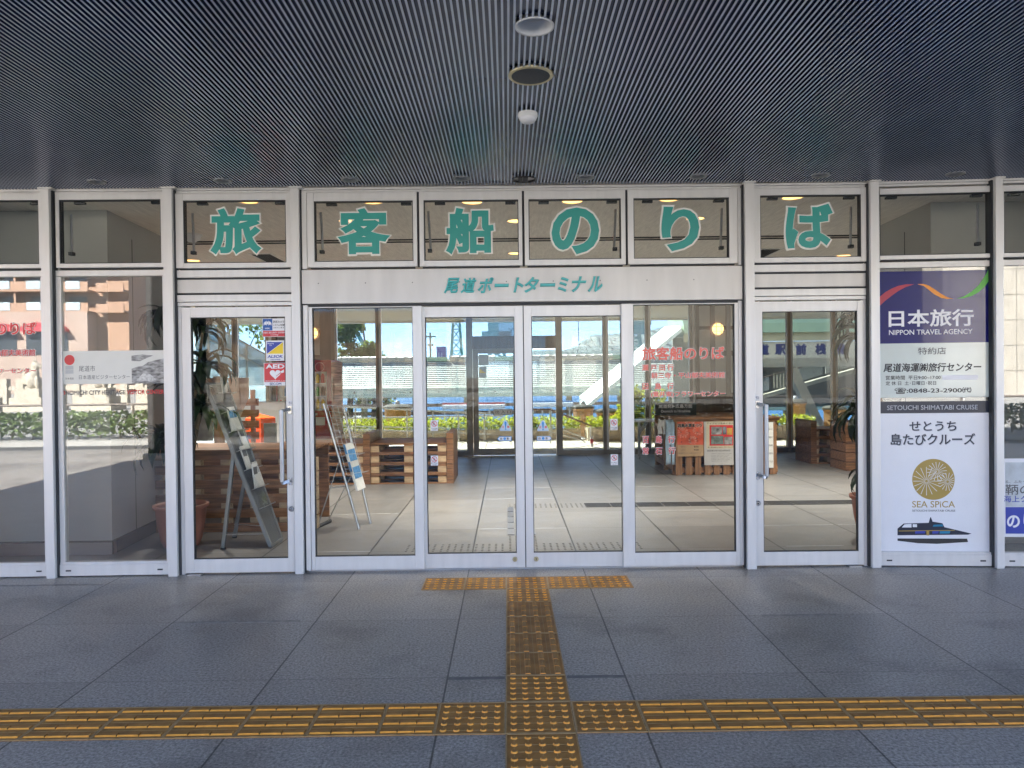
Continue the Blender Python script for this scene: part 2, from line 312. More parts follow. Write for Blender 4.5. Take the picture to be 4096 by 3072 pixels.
def tag(o, label=None, cat=None, group=None, kind=None):
    if label: o['label'] = label
    if cat: o['category'] = cat
    if group: o['group'] = group
    if kind: o['kind'] = kind
    return o
def thing(name, loc, label, cat, group=None):
    o = bpy.data.objects.new(name, None); o.empty_display_size = 0.1; COL.objects.link(o); o.location = loc; o['_o'] = tuple(loc)
    return tag(o, label, cat, group)
def dup(o, loc, label=None, rz=None, parent=None):
    c = o.copy(); COL.objects.link(c)
    if parent is not None: c.parent = parent
    else:
        c.location = loc
        if rz is not None: c.rotation_euler[2] = rz
        if label: c['label'] = label
    for ch in [x for x in bpy.data.objects if x.parent == o]: dup(ch, None, parent=c)
    return c
ORD = ['first', 'second', 'third', 'fourth', 'fifth', 'sixth', 'seventh', 'eighth', 'ninth', 'tenth', 'eleventh', 'twelfth']

def letters(s, x0, x1, z0, z1, y, d, m, name='lettering', parent=None, wt=0.012, shear=0.0, thick=0.0008, pad=0.0, keep=False, axis='Y'):
    """text as a mesh fitted into the box x0..x1, z0..z1 on the plane y (number or function of x), standing d in front of it"""
    cu = bpy.data.curves.new('t', 'FONT'); cu.body = s; cu.bevel_depth = wt+pad; cu.bevel_resolution = 0; cu.shear = shear; cu.resolution_u = 4; cu.extrude = 0.0
    o = bpy.data.objects.new('t', cu); COL.objects.link(o); bpy.context.view_layer.update()
    me = bpy.data.meshes.new_from_object(o.evaluated_get(bpy.context.evaluated_depsgraph_get()))
    bpy.data.objects.remove(o); bpy.data.curves.remove(cu)
    co = [v.co.copy() for v in me.vertices]
    ax, bx = min(c.x for c in co)+pad, max(c.x for c in co)-pad; az, bz = min(c.y for c in co)+pad, max(c.y for c in co)-pad
    ad, bd = min(c.z for c in co), max(c.z for c in co); dd = max(bd-ad, 1e-6)
    sx = (x1-x0)/(bx-ax); sz = (z1-z0)/(bz-az)
    if keep: sx = min(sx, sz*1.15); sz = min(sz, sx*1.15)
    mb = MB(); mb.keep = True
    for c in co:
        x = x0+(c.x-ax)*sx; z = z0+(c.y-az)*sz
        yy = y(x) if callable(y) else y
        off = d+(c.z-ad)/dd*thick
        mb.v.append((x, yy-off, z) if axis == 'Y' else (yy+off, x, z))
    for p in me.polygons: mb.f.append(list(p.vertices)); mb.m.append(0); mb.sm.append(False)
    bpy.data.meshes.remove(me)
    return mb.build(name, m, parent)

# ------------------------------------------------------------------ the setting
tag(MB().box(-45, 45, -5.0, 5.735, -0.5, 0).build('pavement', PAVE), kind='structure')
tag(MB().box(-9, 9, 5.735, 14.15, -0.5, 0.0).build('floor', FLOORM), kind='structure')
tag(MB().box(-120, 120, -7.3, -5.0, -0.6, -0.12).build('road', ASPH), kind='structure')
tag(MB().box(-120, 120, -5.3, -5.2, -0.12, -0.116).build('road_marking', WHITE), kind='structure')
tag(MB().box(-1650, 1650, -1650, -7.3, -0.9, 0.0).build('ground', PLAZA), kind='structure')
def deck():
    mb = MB()
    for i in range(66): mb.box(-9+i*0.275, -9+i*0.275+0.262, 14.15, 17.5, -0.06, -0.012)
    return mb.build('deck', DECK)
tag(deck(), kind='structure')
tag(MB().box(-45, -9, 5.735, 19.6, -0.5, -0.02).box(9, 45, 5.735, 19.6, -0.5, -0.02).box(-9, 9, 14.15, 19.6, -2.6, -0.07).build('quay', QUAY), kind='structure')
tag(MB().box(-1650, 1650, 19.6, 1680, -2.4, -1.9).build('sea', WATER), kind='structure')
tag(MB().plan([(-300, 34), (-9.5, 38), (-8.5, 44), (-12, 60), (-300, 70)], -2.3, -1.2).build('shore', QUAY), kind='structure')

# ------------------------------------------------------------------ terminal building
TB = thing('terminal_building', (0.125, 5.6, 0), 'low ferry terminal with silver framed glass front and ribbed slate blue canopy ceiling', 'building')
CZ = 2.968
HOLES = [(.13, 3.098, .080), (.13, 3.602, .108), (.14, 5.481, .086)]+[(x, 5.445, .060) for x in (-3.01, -2.084, -1.149, -.326, .596, 1.431, 2.342, 3.345)]
def canopy():
    mb = MB(); x0, x1 = -6.2, 6.45; p = 0.025; n = int((x1-x0)/p)
    ya, yb = 1.25, 5.64; GD = .017
    for i in range(n):
        a = x0+i*p
        pr = [(a, CZ+GD), (a+.0145, CZ+GD), (a+.0150, CZ), (a+.0245, CZ), (a+.0250, CZ+GD)]
        segs = [(ya, yb)]; xm = a+.0125
        for hx, hy, hr in HOLES:
            if abs(xm-hx) < hr:
                w = math.sqrt(hr*hr-(xm-hx)**2); segs = [q for s_ in segs for q in ((s_[0], min(s_[1], hy-w)), (max(s_[0], hy+w), s_[1])) if q[1]-q[0] > .001] if segs[0][0] < hy < segs[-1][1] else segs
        for (u, v) in segs:
            k = len(mb.v); mb.v += [(x, u, z) for x, z in pr]+[(x, v, z) for x, z in pr]
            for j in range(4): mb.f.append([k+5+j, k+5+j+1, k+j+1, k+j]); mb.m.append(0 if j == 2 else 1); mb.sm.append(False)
    mb.keep = True
    return mb
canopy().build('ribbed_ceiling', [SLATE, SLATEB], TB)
MB().box(-9, 9.2, 1.10, 1.24, 2.93, 3.4).box(-9, 9.2, 1.2405, 18.75, 3.02, 3.4).build('roof', ALU2, TB)
MB().box(-9, 9.2, 1.6, 15.5, 3.401, 9.6).build('shade_storey', ALU2, TB)  # unseen storey, added and sized to cast shade over the street
for b in ((-9, -4.52, 5.60, 5.80), (4.77, 9.2, 5.52, 5.72), (-9.0, -8.85, 5.8, 14.0), (9.05, 9.2, 5.8, 14.0)): MB().box(*b, 0, 3.02).build('wall', GREYW, TB)

def lineY(a, b): return lambda x: a[1]+(b[1]-a[1])*(x-a[0])/(b[0]-a[0])
Y0 = lineY((-4.42, 5.64), (-3.52, 5.655)); Y1 = lineY((-3.45, 5.655), (-2.62, 5.665)); Y2 = lineY((-2.53, 5.665), (-1.64, 5.675))
YC = lambda x: 5.68
Y4 = lineY((1.9, 5.68), (2.79, 5.67)); Y5 = lineY((2.86, 5.665), (3.71, 5.605)); Y6 = lineY((3.77, 5.60), (4.66, 5.52))
def bay(Y): return lambda x, y, z: (x, Y(x)+y, z)
# columns with their little cap plates
for x0, x1, y in ((-4.47, -4.40, 5.555), (-3.52, -3.455, 5.583), (-2.605, -2.535, 5.60), (-1.645, -1.58, 5.625), (1.825, 1.896, 5.597), (2.785, 2.853, 5.596), (3.70, 3.758, 5.53), (4.66, 4.72, 5.46)):
    d = 0.085
    c = MB().box(x0, x1, y, y+d, 0, 2.955).build('column', ALU, TB, bevel=.003)
    right = x0 > 0
    MB().box(x0-(.012 if not right else .002), x1+(.012 if right else .03), y-.012, y+d-.004, 2.955, 2.967).build('cap_plate', ALU, c)
    gx0, gx1 = (x1, x1+.012) if not right else (x0-.012, x0)
    MB().box(gx0, gx1, y+.03, y+d-.002, .004, 2.95).build('gasket', DARK, c)

def transom(Y, ox0, ox1, gx0, gx1, gz0=2.393, gz1=2.872, oz0=2.355, oz1=2.925, arm=None, head=True):
    w = MB(bay(Y)).ring(ox0, ox1, oz0, oz1, (gx0-ox0, ox1-gx1, gz0-oz0, oz1-gz1), -.03, .03).build('transom_window', ALU, TB, bevel=.002)
    MB(bay(Y)).ring(gx0, gx1, gz0, gz1, (.006, .006, .006, .006), -.024, .024).build('gasket', DARK, w)
    MB(bay(Y)).box(gx0+.006, gx1-.006, -.004, .004, gz0+.006, gz1-.006).build('glass', GLASS, w)
    MB(bay(Y)).box(ox0+.02, ox1-.02, -.012, .02, oz0-.010, oz0-.001).build('drip_gap', DARK, w)
    if arm:
        for s in ((gx0+.035, 1),) if arm == 'l' else ((gx1-.035, -1),):
            a = MB().tube((s[0]-.012*s[1], Y(s[0])+.09, 2.80), (s[0]+.008*s[1], Y(s[0])+.06, 2.50), .010, 8)
            a.box(s[0]-.016, s[0]+.016, Y(s[0])+.05, Y(s[0])+.09, 2.475, 2.50, 1); a.build('stay_arm', [STEEL, DARK], w)
    if head:
        for hx in (gx0+.08, gx1-.10): MB(bay(Y)).box(hx, hx+.08, .03, .06, gz1-.02, gz1-.004).build('hinge', DARK, w)
    return w
def rail(Y, x0, x1, z0, z1, y0=-.02, y1=.03, name='rail', m=None): return MB(bay(Y)).box(x0, x1, y0, y1, z0, z1).build(name, m or ALU, TB, bevel=.002)
# head rails
for Y, a, b in ((Y0, -4.40, -3.525), (Y1, -3.452, -2.606), (Y2, -2.53, -1.648), (YC, -1.575, 1.82), (Y4, 1.90, 2.782), (Y5, 2.856, 3.698), (Y6, 3.762, 4.655)):
    rail(Y, a, b, 2.930, 2.948, -.012, .04); rail(Y, a, b, 2.950, 2.967, -.02, .04, 'head_rail')
# display windows left and right
def display(Y, a, b, gx0, gx1, arm, sheet=False):
    transom(Y, a+.02, b-.004, gx0, gx1, 2.397, 2.884 if gx0 < 0 else 2.866, 2.366, 2.930 if gx0 < 0 else 2.912, arm)
    rail(Y, a, b, 2.302, 2.346)
    w = MB(bay(Y)).box(a, gx0, -.02, .03, .10, 2.30).box(gx1, b, -.02, .03, .10, 2.30).box(a, b, -.03, .03, .008, .095).box(a+.002, b-.002, -.024, .026, .095, .112).build('display_window', ALU, TB, bevel=.002)
    MB(bay(Y)).box(gx0, gx1, -.004, .004, .112, 2.30).build('glass', GLASSR, w)
    for q in (a+.055, b-.095): MB(bay(Y)).box(q, q+.04, -.0325, -.0295, .043, .054).build('drain_slot', DARK, w)
    return w
display(Y0, -4.40, -3.525, -4.36, -3.56, None)
display(Y1, -3.452, -2.606, -3.405, -2.636, 'l')
display(Y5, 2.856, 3.700, 2.876, 3.692, 'r')
display(Y6, 3.762, 4.655, 3.79, 4.62, None)
# swing doors
def swing(Y, a, b, gx0, gx1, lx0, lx1, hx, hs):
    transom(Y, a, b, gx0-.04 if hs > 0 else gx0-.012, gx1+.02 if hs > 0 else gx1+.03, arm='l' if hs > 0 else 'r')
    rail(Y, a, b, 2.284, 2.340)
    MB(bay(Y)).box(a, b, -.0, .03, 2.268, 2.284).box(a, b, 0, .03, 2.152, 2.166).build('shadow_gap', DARK, TB)
    rail(Y, a, b, 2.166, 2.268, -.015, .03, 'transom_panel', ALU2)
    rail(Y, a, b, 2.098, 2.150, -.022, .03, 'door_head'); rail(Y, a, b, 2.066, 2.094, -.016, .03, 'door_head')
    for x0, x1 in ((a, lx0-.004), (lx1+.004, b)): rail(Y, x0, x1, .0, 2.064, -.012, .03, 'door_jamb')
    d = MB(bay(Y)).ring(lx0, lx1, .012, 2.056, (gx0-lx0, lx1-gx1, .105, .078), -.02, .02).build('swing_door', ALU, TB, bevel=.002)
    MB(bay(Y)).ring(gx0, gx1, .117, 1.978, (.005, .005, .005, .005), -.015, .015).build('gasket', DARK, d)
    MB(bay(Y)).box(gx0+.005, gx1-.005, -.004, .004, .122, 1.973).build('glass', GLASS, d)
    y = Y(hx)-.085
    hd = MB().tube((hx, y, .715), (hx, y, 1.262), .016, 14, 0).build('handle', HANDLE, d)
    for z in (.705, 1.255):
        sx = hx+hs*.045
        MB().bar((hx, y, z), (sx, y+.062, z+.012), .024, .022).box(sx-.014, sx+.014, y+.058, y+.066, z-.022, z+.034).build('handle_bracket', CHROME, d)
    sx = hx+hs*.048
    MB().lathe([(.021, 0), (.021, -.008), (.015, -.013)], (sx, Y(sx)-.0205, .498), 20, 0, 'Y').lathe([(.006, 0), (.006, -.003)], (sx, Y(sx)-.034, .498), 10, 1, 'Y').build('lock', [CHROME, DARK], d)
    MB().box(lx0+.03 if hs > 0 else lx1-.13, lx0+.13 if hs > 0 else lx1-.03, Y(lx0)-.06, Y(lx0)+.01, .0, .008).build('floor_pivot', STEEL, d)
    p = MB(bay(Y)).box(hx+hs*.048-.0155, hx+hs*.048+.0155, -.0225, -.0203, 1.298, 1.330).build('pull_plate', SHEETW, d)
    letters('引', sx-.011, sx+.011, 1.303, 1.325, Y, .0227, INK, 'lettering', d)
swing(Y2, -2.528, -1.648, -2.426, -1.705, -2.494, -1.654, -1.722, 1)
swing(Y4, 1.905, 2.782, 1.972, 2.705, 1.915, 2.748, 1.975, -1)
# automatic door section
for i, (o0, o1, g0, g1) in enumerate(((-1.525, -.682, -1.471, -.712), (-.664, .126, -.63, .098), (.144, .921, .176, .887), (.939, 1.785, .984, 1.721))):
    transom(YC, o0, o1, g0, g1, 2.396, 2.860, 2.352, 2.925, 'l' if i < 2 else 'r')
for x in (-.673, .135, .930): MB().box(x-.0085, x+.0085, 5.672, 5.70, 2.352, 2.928).build('shadow_gap', DARK, TB)
MB().box(-1.565, -1.529, 5.652, 5.71, 0.02, 2.064).box(1.787, 1.816, 5.652, 5.71, 0.02, 2.064).box(-1.565, -1.529, 5.652, 5.71, 2.340, 2.929).box(1.788, 1.816, 5.652, 5.71, 2.340, 2.929).build('door_jamb', ALU, TB, bevel=.002)
hp = MB().box(-1.567, 1.817, 5.638, 5.72, 2.072, 2.332).build('header_panel', ALU2, TB, bevel=.003)
rv = MB()
for i in range(9): rv.lathe([(.0045, 0), (.0045, -.002)], (-1.44+i*.36, 5.638, 2.228), 8, 0, 'Y')
rv.build('rivet', DGREYI, hp)
MB().box(-1.527, 1.786, 5.665, 5.70, 2.050, 2.070).build('door_track', DARK, TB)
def sidelite(o0, o1, g0, g1):
    w = MB(bay(YC)).ring(o0, o1, .02, 2.050, (g0-o0, o1-g1, .103, .008), -.022, .022).build('side_window', ALU, TB, bevel=.002)
    MB(bay(YC)).ring(g0, g1, .123, 2.042, (.004, .004, .004, .004), -.018, .018).build('gasket', DARK, w)
    MB(bay(YC)).box(g0+.004, g1-.004, -.004, .004, .127, 2.038).build('glass', GLASS, w)
sidelite(-1.526, -.655, -1.497, -.726); sidelite(.884, 1.786, .974, 1.758)
YS = lambda x: 5.715
def sliding(o0, o1, g0, g1, kx):
    d = MB(bay(YS)).ring(o0, o1, .012, 2.048, (g0-o0, o1-g1, .113, .084), -.02, .02).build('sliding_door', ALU, TB, bevel=.002)
    MB(bay(YS)).ring(g0, g1, .125, 1.964, (.005, .005, .005, .005), -.016, .016).build('gasket', DARK, d)
    MB(bay(YS)).box(g0+.005, g1-.005, -.004, .004, .130, 1.959).build('glass', GLASS, d)
    MB().lathe([(.019, 0), (.019, -.006), (.014, -.010)], (kx, 5.694, .078), 20, 0, 'Y').box(kx-.002, kx+.002, 5.682, 5.685, .070, .086, 1).build('lock', [CREAM, DARK], d)
sliding(-.70, .124, -.634, .058, .043); sliding(.131, .95, .190, .888, .209)
MB().box(.1245, .1305, 5.70, 5.73, .012, 2.048).build('door_seal', DARK, TB)
MB().box(-1.56, 1.81, 5.70, 5.76, .0005, .008).build('door_sill', STEEL, TB)
# interior ceiling and its joints; sea side soffit
MB().box(-8.85, 9.05, 5.76, 7.80, 2.966, 3.01).box(-8.85, 9.05, 7.93, 14.0, 2.966, 3.01).box(-8.85, 9.05, 7.80, 7.93, 2.985, 3.01).build('interior_ceiling', CEILIN, TB)
MB().box(-8.85, 9.05, 7.79, 7.805, 2.955, 2.966).box(-8.85, 9.05, 7.925, 7.94, 2.955, 2.966).build('ceiling_trim', DARK, TB)
sf = MB()
for i in range(330): sf.box(-8.2+i*.05, -8.2+i*.05+.03, 14.1, 18.7, 2.955, 2.985)
sf.box(-9, 9.2, 14.1, 18.7, 2.985, 3.018); sf.build('soffit', SOFFIT, TB)
MB().box(-9, 9.2, 18.7, 18.85, 2.90, 3.5).build('fascia', ALU2, TB)
# side rooms that end just behind the front glass
for s in (0, 1):
    fx = (lambda x: x) if s == 0 else (lambda x: .25-x)
    MB().plan([(fx(-8.8), 6.33), (fx(-3.42), 6.33), (fx(-3.50), 7.50), (fx(-8.8), 7.50)], .125, 2.964).build('room_wall', GREYW, TB)
    MB().plan([(fx(-8.8), 6.335), (fx(-3.425), 6.335), (fx(-3.505), 7.495), (fx(-8.8), 7.495)], .108, .125).build('skirting_line', DARK, TB)
    a, b = sorted((fx(-8.8), fx(-3.42)))
    MB().box(a, b, 6.328, 6.40, .003, .108).build('kick_plate', STEEL, TB)
    MB().plan([(fx(-3.419), 6.331), (fx(-3.499), 7.50), (fx(-3.55), 7.50), (fx(-3.47), 6.401)], .003, .108).build('kick_plate', DARK, TB)
    MB().plan([(fx(-3.452), 6.80), (fx(-3.453), 6.815), (fx(-3.48), 6.815), (fx(-3.48), 6.80)], .125, 2.80).build('wall_joint', DARK, TB)
# sea side glazing
FY = 14.0
for x in (-6.03, -5.16, -4.53, -3.28, -2.44, -1.63, 1.88, 2.69, 3.53, 4.78, 5.40, 6.26):
    MB().box(x-.06, x+.0, FY-.05, FY+.06, 0, 2.962).build('mullion', BRONZE if -4 < x < 4 else TANFR, TB)
    MB().box(x+.001, x+.045, FY-.03, FY+.05, 0, 2.962).build('mullion_face', ALU, TB)
for x in (-.72, .98): MB().box(x-.06, x+.06, FY-.06, FY+.06, 0, 2.962).build('door_post', BRONZE, TB)
MB().box(-.66, .92, FY-.10, FY+.10, 2.03, 2.27).build('door_operator', BROWN, TB)
MB().box(-8.85, -.78, FY-.05, FY+.05, .0, .09).box(1.04, 9.05, FY-.05, FY+.05, .0, .09).build('sill', BRONZE, TB)
for a, b in ((-5.92, -5.22), (-5.11, -4.59), (-3.23, -2.50), (-2.39, -1.69), (-1.58, -.78), (1.04, 1.82), (1.93, 2.63), (2.74, 3.47), (4.83, 5.34), (5.45, 6.20), (6.31, 7.2), (-7.0, -6.09)):
    MB().box(a, b, FY-.004, FY+.004, .09, 2.962).build('sea_glass', GLASSF, TB)
MB().box(.205, .915, FY-.044, FY-.036, .02, 2.02).build('sea_glass', GLASSF, TB)
MB().box(-.66, .92, FY-.004, FY+.004, 2.27, 2.962).build('sea_glass', GLASSF, TB)
sd = MB().ring(-.655, .20, .012, 2.028, (.10, .09, .12, .085), FY-.06, FY-.02).build('sea_door', BRONZE, TB)
MB().box(-.555, .11, FY-.044, FY-.036, .132, 1.943).build('glass', GLASSF, sd)
MB().tube((.155, FY-.12, .85), (.155, FY-.12, 1.25), .014, 10).build('handle', STEEL, sd)
# dark timber infill beside the sea side glass
for a, b in ((-4.47, -3.34), (3.58, 4.72), (-8.85, -7.0), (7.2, 9.05)):
    w = MB().box(a, b, FY-.05, FY+.05, 0, 2.962).build('timber_wall', BROWN, TB)
for x in (-4.35, -4.05, -3.75, 3.66, 3.96, 4.26):
    for z0, z1 in ((1.15, 1.85), (1.95, 2.35), (2.42, 2.80)): MB().box(x, x+.20, FY-.06, FY-.052, z0, z1).build('wall_panel', GREYW, TB)

# ------------------------------------------------------------------ fixtures in the canopy ceiling
X0 = .13
t = thing('recessed_lamp', (X0, 3.098, CZ), 'large white recessed ceiling lamp, switched off, nearest of the canopy fixtures', 'ceiling lamp')
MB().lathe([(.062, .10), (.070, .02), (.074, .0), (.082, -.003), (.083, .004)], (X0, 3.098, CZ-.002), 40, 0, cap=False).build('reflector', WHITE, t)
MB().lathe([(.063, .055), (.001, .056)], (X0, 3.098, CZ), 32, 0, cap=False).build('diffuser', GREYI, t)
t = thing('ceiling_speaker', (X0, 3.602, CZ), 'round ceiling loudspeaker with cream rim and dark mesh grille', 'loudspeaker')
MB().lathe([(.094, -.004), (.103, -.008), (.111, -.001), (.111, .008)], (X0, 3.602, CZ), 44, 0, cap=False).build('rim', CREAM, t)
MB().lathe([(.0945, -.004), (.06, -.007), (.001, -.008)], (X0, 3.602, CZ), 40, 0, cap=False).build('grille', MESH, t)
t = thing('smoke_detector', (X0, 4.114, CZ), 'small cream smoke detector under the dark ribbed ceiling', 'smoke detector')
MB().lathe([(.054, .0), (.056, -.016), (.052, -.026), (.048, -.028)], (X0, 4.114, CZ), 32).build('base', WHITE, t)
MB().lathe([(.048, -.028), (.047, -.036), (.036, -.050), (.001, -.052)], (X0, 4.114, CZ), 32, cap=False).build('cover', SHEETW, t)
SPOTX = (-3.01, -2.084, -1.149, -.326, .596, 1.431, 2.342, 3.345)
WHERE = ['above the transom left of the plant pot', 'above the left glass door', 'above the second character of the transom lettering', 'above the third character of the transom lettering', 'just right of the black twin fitting', 'above the fifth character of the transom lettering', 'above the right glass door', 'above the travel agency poster']
def spot():
    t = thing('ceiling_spotlight', (SPOTX[0], 5.44, CZ), '', 'spotlight', 'small spotlights along the front of the canopy ceiling')
    c = (SPOTX[0], 5.44, CZ)
    MB().lathe([(.034, .03), (.046, -.002), (.063, -.008), (.066, .0), (.066, .006)], c, 28, 0, cap=False).build('rim', RACK, t)
    MB().lathe([(.035, .02), (.020, .010), (.001, .008)], c, 20, 0, cap=False).build('bulb', STEEL, t)
    return t
sp0 = spot()
for i, x in enumerate(SPOTX):
    o = sp0 if i == 0 else dup(sp0, (x, 5.445, CZ))
    o['label'] = 'small grey recessed spotlight '+WHERE[i]
t = thing('twin_downlight', (.14, 5.481, CZ), 'wide black twin downlight above the middle of the entrance', 'ceiling lamp')
MB().lathe([(.078, .03), (.080, -.004), (.088, -.008), (.089, .006)], (.14, 5.481, CZ), 32, 0, cap=False).build('rim', INK, t)
MB().lathe([(.079, .006), (.03, .016), (.001, .018)], (.14, 5.481, CZ), 28, 0, cap=False).build('reflector', STEEL, t)
MB().box(.098, .128, 5.41, 5.55, CZ-.008, CZ+.01).box(.131, .168, 5.41, 5.55, CZ-.008, CZ+.01).build('lamp_housing', DARK, t)
# interior ceiling lamps (lit, warm) and vents
LM = [(-2.12, 6.06, 'above the first teal character'), (-1.11, 6.12, 'at the top of the second transom pane'), (-.28, 6.16, 'at the top of the third transom pane'), (.56, 6.17, 'at the top of the fourth transom pane'), (1.37, 6.13, 'at the top of the fifth transom pane'), (2.39, 6.11, 'above the last teal character'),
      (-1.47, 6.86, 'beside the second teal character'), (.10, 6.93, 'between the third and fourth teal characters'), (1.78, 6.90, 'behind the fifth teal character'), (.11, 8.74, 'low in the third transom pane'), (-3.84, 9.03, 'at the lower left corner of the first lettered pane'), (4.21, 9.15, 'at the lower right of the last lettered pane')]
def lamp():
    t = thing('interior_downlight', (LM[0][0], LM[0][1], 2.966), '', 'ceiling lamp', 'lit downlights in the hall ceiling'); c = (LM[0][0], LM[0][1], 2.966)
    MB().lathe([(.082, .004), (.084, -.006), (.100, -.010), (.104, .0)], c, 28, 0, cap=False).build('rim', WHITE, t)
    MB().lathe([(.083, .0), (.05, -.003), (.001, -.004)], c, 24, 0, cap=False).build('lamp_glass', LAMPON, t)
    pl = bpy.data.lights.new('downlight', 'SPOT'); pl.energy = 1.5; pl.color = (1.0, .93, .84); pl.shadow_soft_size = .08; pl.spot_size = RAD(110); pl.spot_blend = .9
    po = bpy.data.objects.new('downlight_bulb', pl); COL.objects.link(po); po.location = (0, 0, -.03); po.parent = t
    return t
l0 = lamp()
for i, (x, y, w) in enumerate(LM):
    o = l0 if i == 0 else dup(l0, (x, y, 2.966))
    o['label'] = 'round warm lit ceiling light '+w
    if y > 6.5:
        b_ = [c for c in o.children if c.type == 'LIGHT'][0]; b_.data = b_.data.copy(); b_.data.energy = 8 if y < 8 else 90
t = thing('ceiling_dome', (-3.16, 7.42, 2.966), 'unlit white dome on the hall ceiling left of the first teal character', 'ceiling dome')
MB().lathe([(.10, 0), (.10, -.012), (.085, -.014)], (-3.16, 7.42, 2.966), 28).build('base', WHITE, t)
MB().lathe([(.085, -.014), (.075, -.05), (.04, -.075), (.001, -.08)], (-3.16, 7.42, 2.966), 28, cap=False).build('dome', SHEETW, t)
def vent(x0, lab):
    t = thing('air_vent', (x0+.12, 8.9, 2.966), lab, 'air vent', 'slatted air vents in the hall ceiling')
    m = MB()
    m.box(x0, x0+.02, 8.56, 9.30, 2.954, 2.965).box(x0+.25, x0+.27, 8.56, 9.30, 2.954, 2.965).box(x0+.02, x0+.25, 8.56, 8.58, 2.954, 2.965).box(x0+.02, x0+.25, 9.28, 9.30, 2.954, 2.965).build('frame', WHITE, t)
    s = MB()
    for i in range(9): s.box(x0+.026+i*.025, x0+.036+i*.025, 8.58, 9.28, 2.956, 2.965)
    s.build('slats', DARK, t)
vent(-3.0, 'slatted air vent below the lower right of the first teal character')
vent(2.98, 'slatted air vent below the lower left of the last teal character')

# ------------------------------------------------------------------ tactile paving
def tile_mb(kind):
    mb = MB(); a = .149
    mb.box(-a, a, -a, a, .0005, .0035, 0)
    r = .006
    for b in ((-a, a, -a, -a+r), (-a, a, a-r, a), (-a, -a+r, -a+r, a-r), (a-r, a, -a+r, a-r)): mb.box(*b, .0035, .0055, 2)
    if kind == 'dot':
        for i in range(5):
            for j in range(5):
                x, y = -.114+i*.057, -.114+j*.057
                n = 12
                vs = []
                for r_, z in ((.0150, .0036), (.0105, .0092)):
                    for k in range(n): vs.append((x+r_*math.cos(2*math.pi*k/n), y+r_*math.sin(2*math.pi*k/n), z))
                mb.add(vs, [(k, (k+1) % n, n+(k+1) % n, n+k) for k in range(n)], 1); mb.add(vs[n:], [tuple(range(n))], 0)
                if i < 4: mb.box(x+.016, x+.041, y-.0012, y+.0012, .0035, .0045, 2)
                if j < 4: mb.box(x-.0012, x+.0012, y+.016, y+.041, .0035, .0045, 2)
    else:
        for i in range(4):
            c = -.1125+i*.075
            for s in range(3):
                p, q = -.140+s*.0935, -.140+s*.0935+(.0905 if s < 2 else .092)
                hw, tw, zt = .0165, .0105, .0092
                if kind == 'barx':
                    vs = [(p, c-hw, .0036), (q, c-hw, .0036), (q, c+hw, .0036), (p, c+hw, .0036), (p+.003, c-tw, zt), (q-.003, c-tw, zt), (q-.003, c+tw, zt), (p+.003, c+tw, zt)]
                else:
                    vs = [(c-hw, p, .0036), (c+hw, p, .0036), (c+hw, q, .0036), (c-hw, q, .0036), (c-tw, p+.003, zt), (c+tw, p+.003, zt), (c+tw, q-.003, zt), (c-tw, q-.003, zt)]
                mb.add(vs, [(4, 5, 6, 7)], 0)
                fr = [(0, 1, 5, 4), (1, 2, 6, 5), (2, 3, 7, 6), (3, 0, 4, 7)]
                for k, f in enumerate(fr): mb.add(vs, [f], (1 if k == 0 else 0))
            if kind == 'bary':
                mb.box(c-.0045, c-.0030, -.14, .14, .0092, .0097, 2); mb.box(c+.0030, c+.0045, -.14, .14, .0092, .0097, 2)
                if i < 3: mb.box(c+.0365, c+.0385, -.14, .14, .0035, .0043, 2)
            elif i < 3:
                mb.box(-.14, .14, c+.0365, c+.0385, .0035, .0043, 2)
    return mb
TILES = {}
def tile(kind, x, y, label, group, cut=1.0):
    if kind not in TILES:
        o = tile_mb(kind).build('tactile_tile', [SKYPANEL, TILEB, TILER], loc=(0, 0, 0)); TILES[kind] = o
    else: o = TILES[kind].copy(); COL.objects.link(o)
    o.location = (x, y, .0); o.scale = (cut, 1, 1); o.rotation_euler = (0, 0, RAD(random.uniform(-.25, .25)))
    tag(o, label, 'paving tile', group)
for i in range(-2, 3):
    lab = {-2: 'studded yellow tile at the left end of the row before the doors', -1: 'studded yellow tile second from the left in the row before the doors', 0: 'studded yellow tile in the middle of the row before the doors', 1: 'studded yellow tile second from the right in the row before the doors', 2: 'studded yellow tile at the right end of the row before the doors'}[i]
    tile('dot', .125+.3*i, 5.305, lab, 'studded tiles before the doors')
tile('dot', .125, 5.005, 'studded yellow tile just below the middle of the row before the doors', 'tiles of the path to the doors')
for k in range(4): tile('bary', .125, 4.705-.3*k, ORD[k]+' ridged yellow tile from the doors on the path, ridges running toward the entrance', 'tiles of the path to the doors')
tile('dot', .125, 3.505, 'studded yellow tile on the path just above the crossing', 'tiles of the path to the doors')
tile('dot', .125, 3.205, 'studded yellow tile in the centre of the crossing', 'studded tiles of the crossing')
tile('dot', .125, 2.905, 'studded yellow tile at the bottom edge below the crossing', 'studded tiles of the crossing')
tile('dot', .125, 2.605, 'studded yellow tile nearest the viewer, cut off below the crossing', 'studded tiles of the crossing')
tile('dot', -.175, 3.205, 'studded yellow tile at the left arm of the crossing', 'studded tiles of the crossing')
tile('dot', .425, 3.205, 'studded yellow tile at the right arm of the crossing', 'studded tiles of the crossing')
tile('barx', -.4435, 3.205, 'shortened ridged yellow tile directly left of the studded crossing', 'ridged tiles of the long band', .79)
for k in range(10): tile('barx', -.712-.3*k, 3.205, ORD[k]+' full ridged yellow tile left of the shortened one in the long band', 'ridged tiles of the long band')
for k in range(10): tile('barx', .725+.3*k, 3.205, ORD[k]+' ridged yellow tile right of the studded crossing in the long band', 'ridged tiles of the long band')
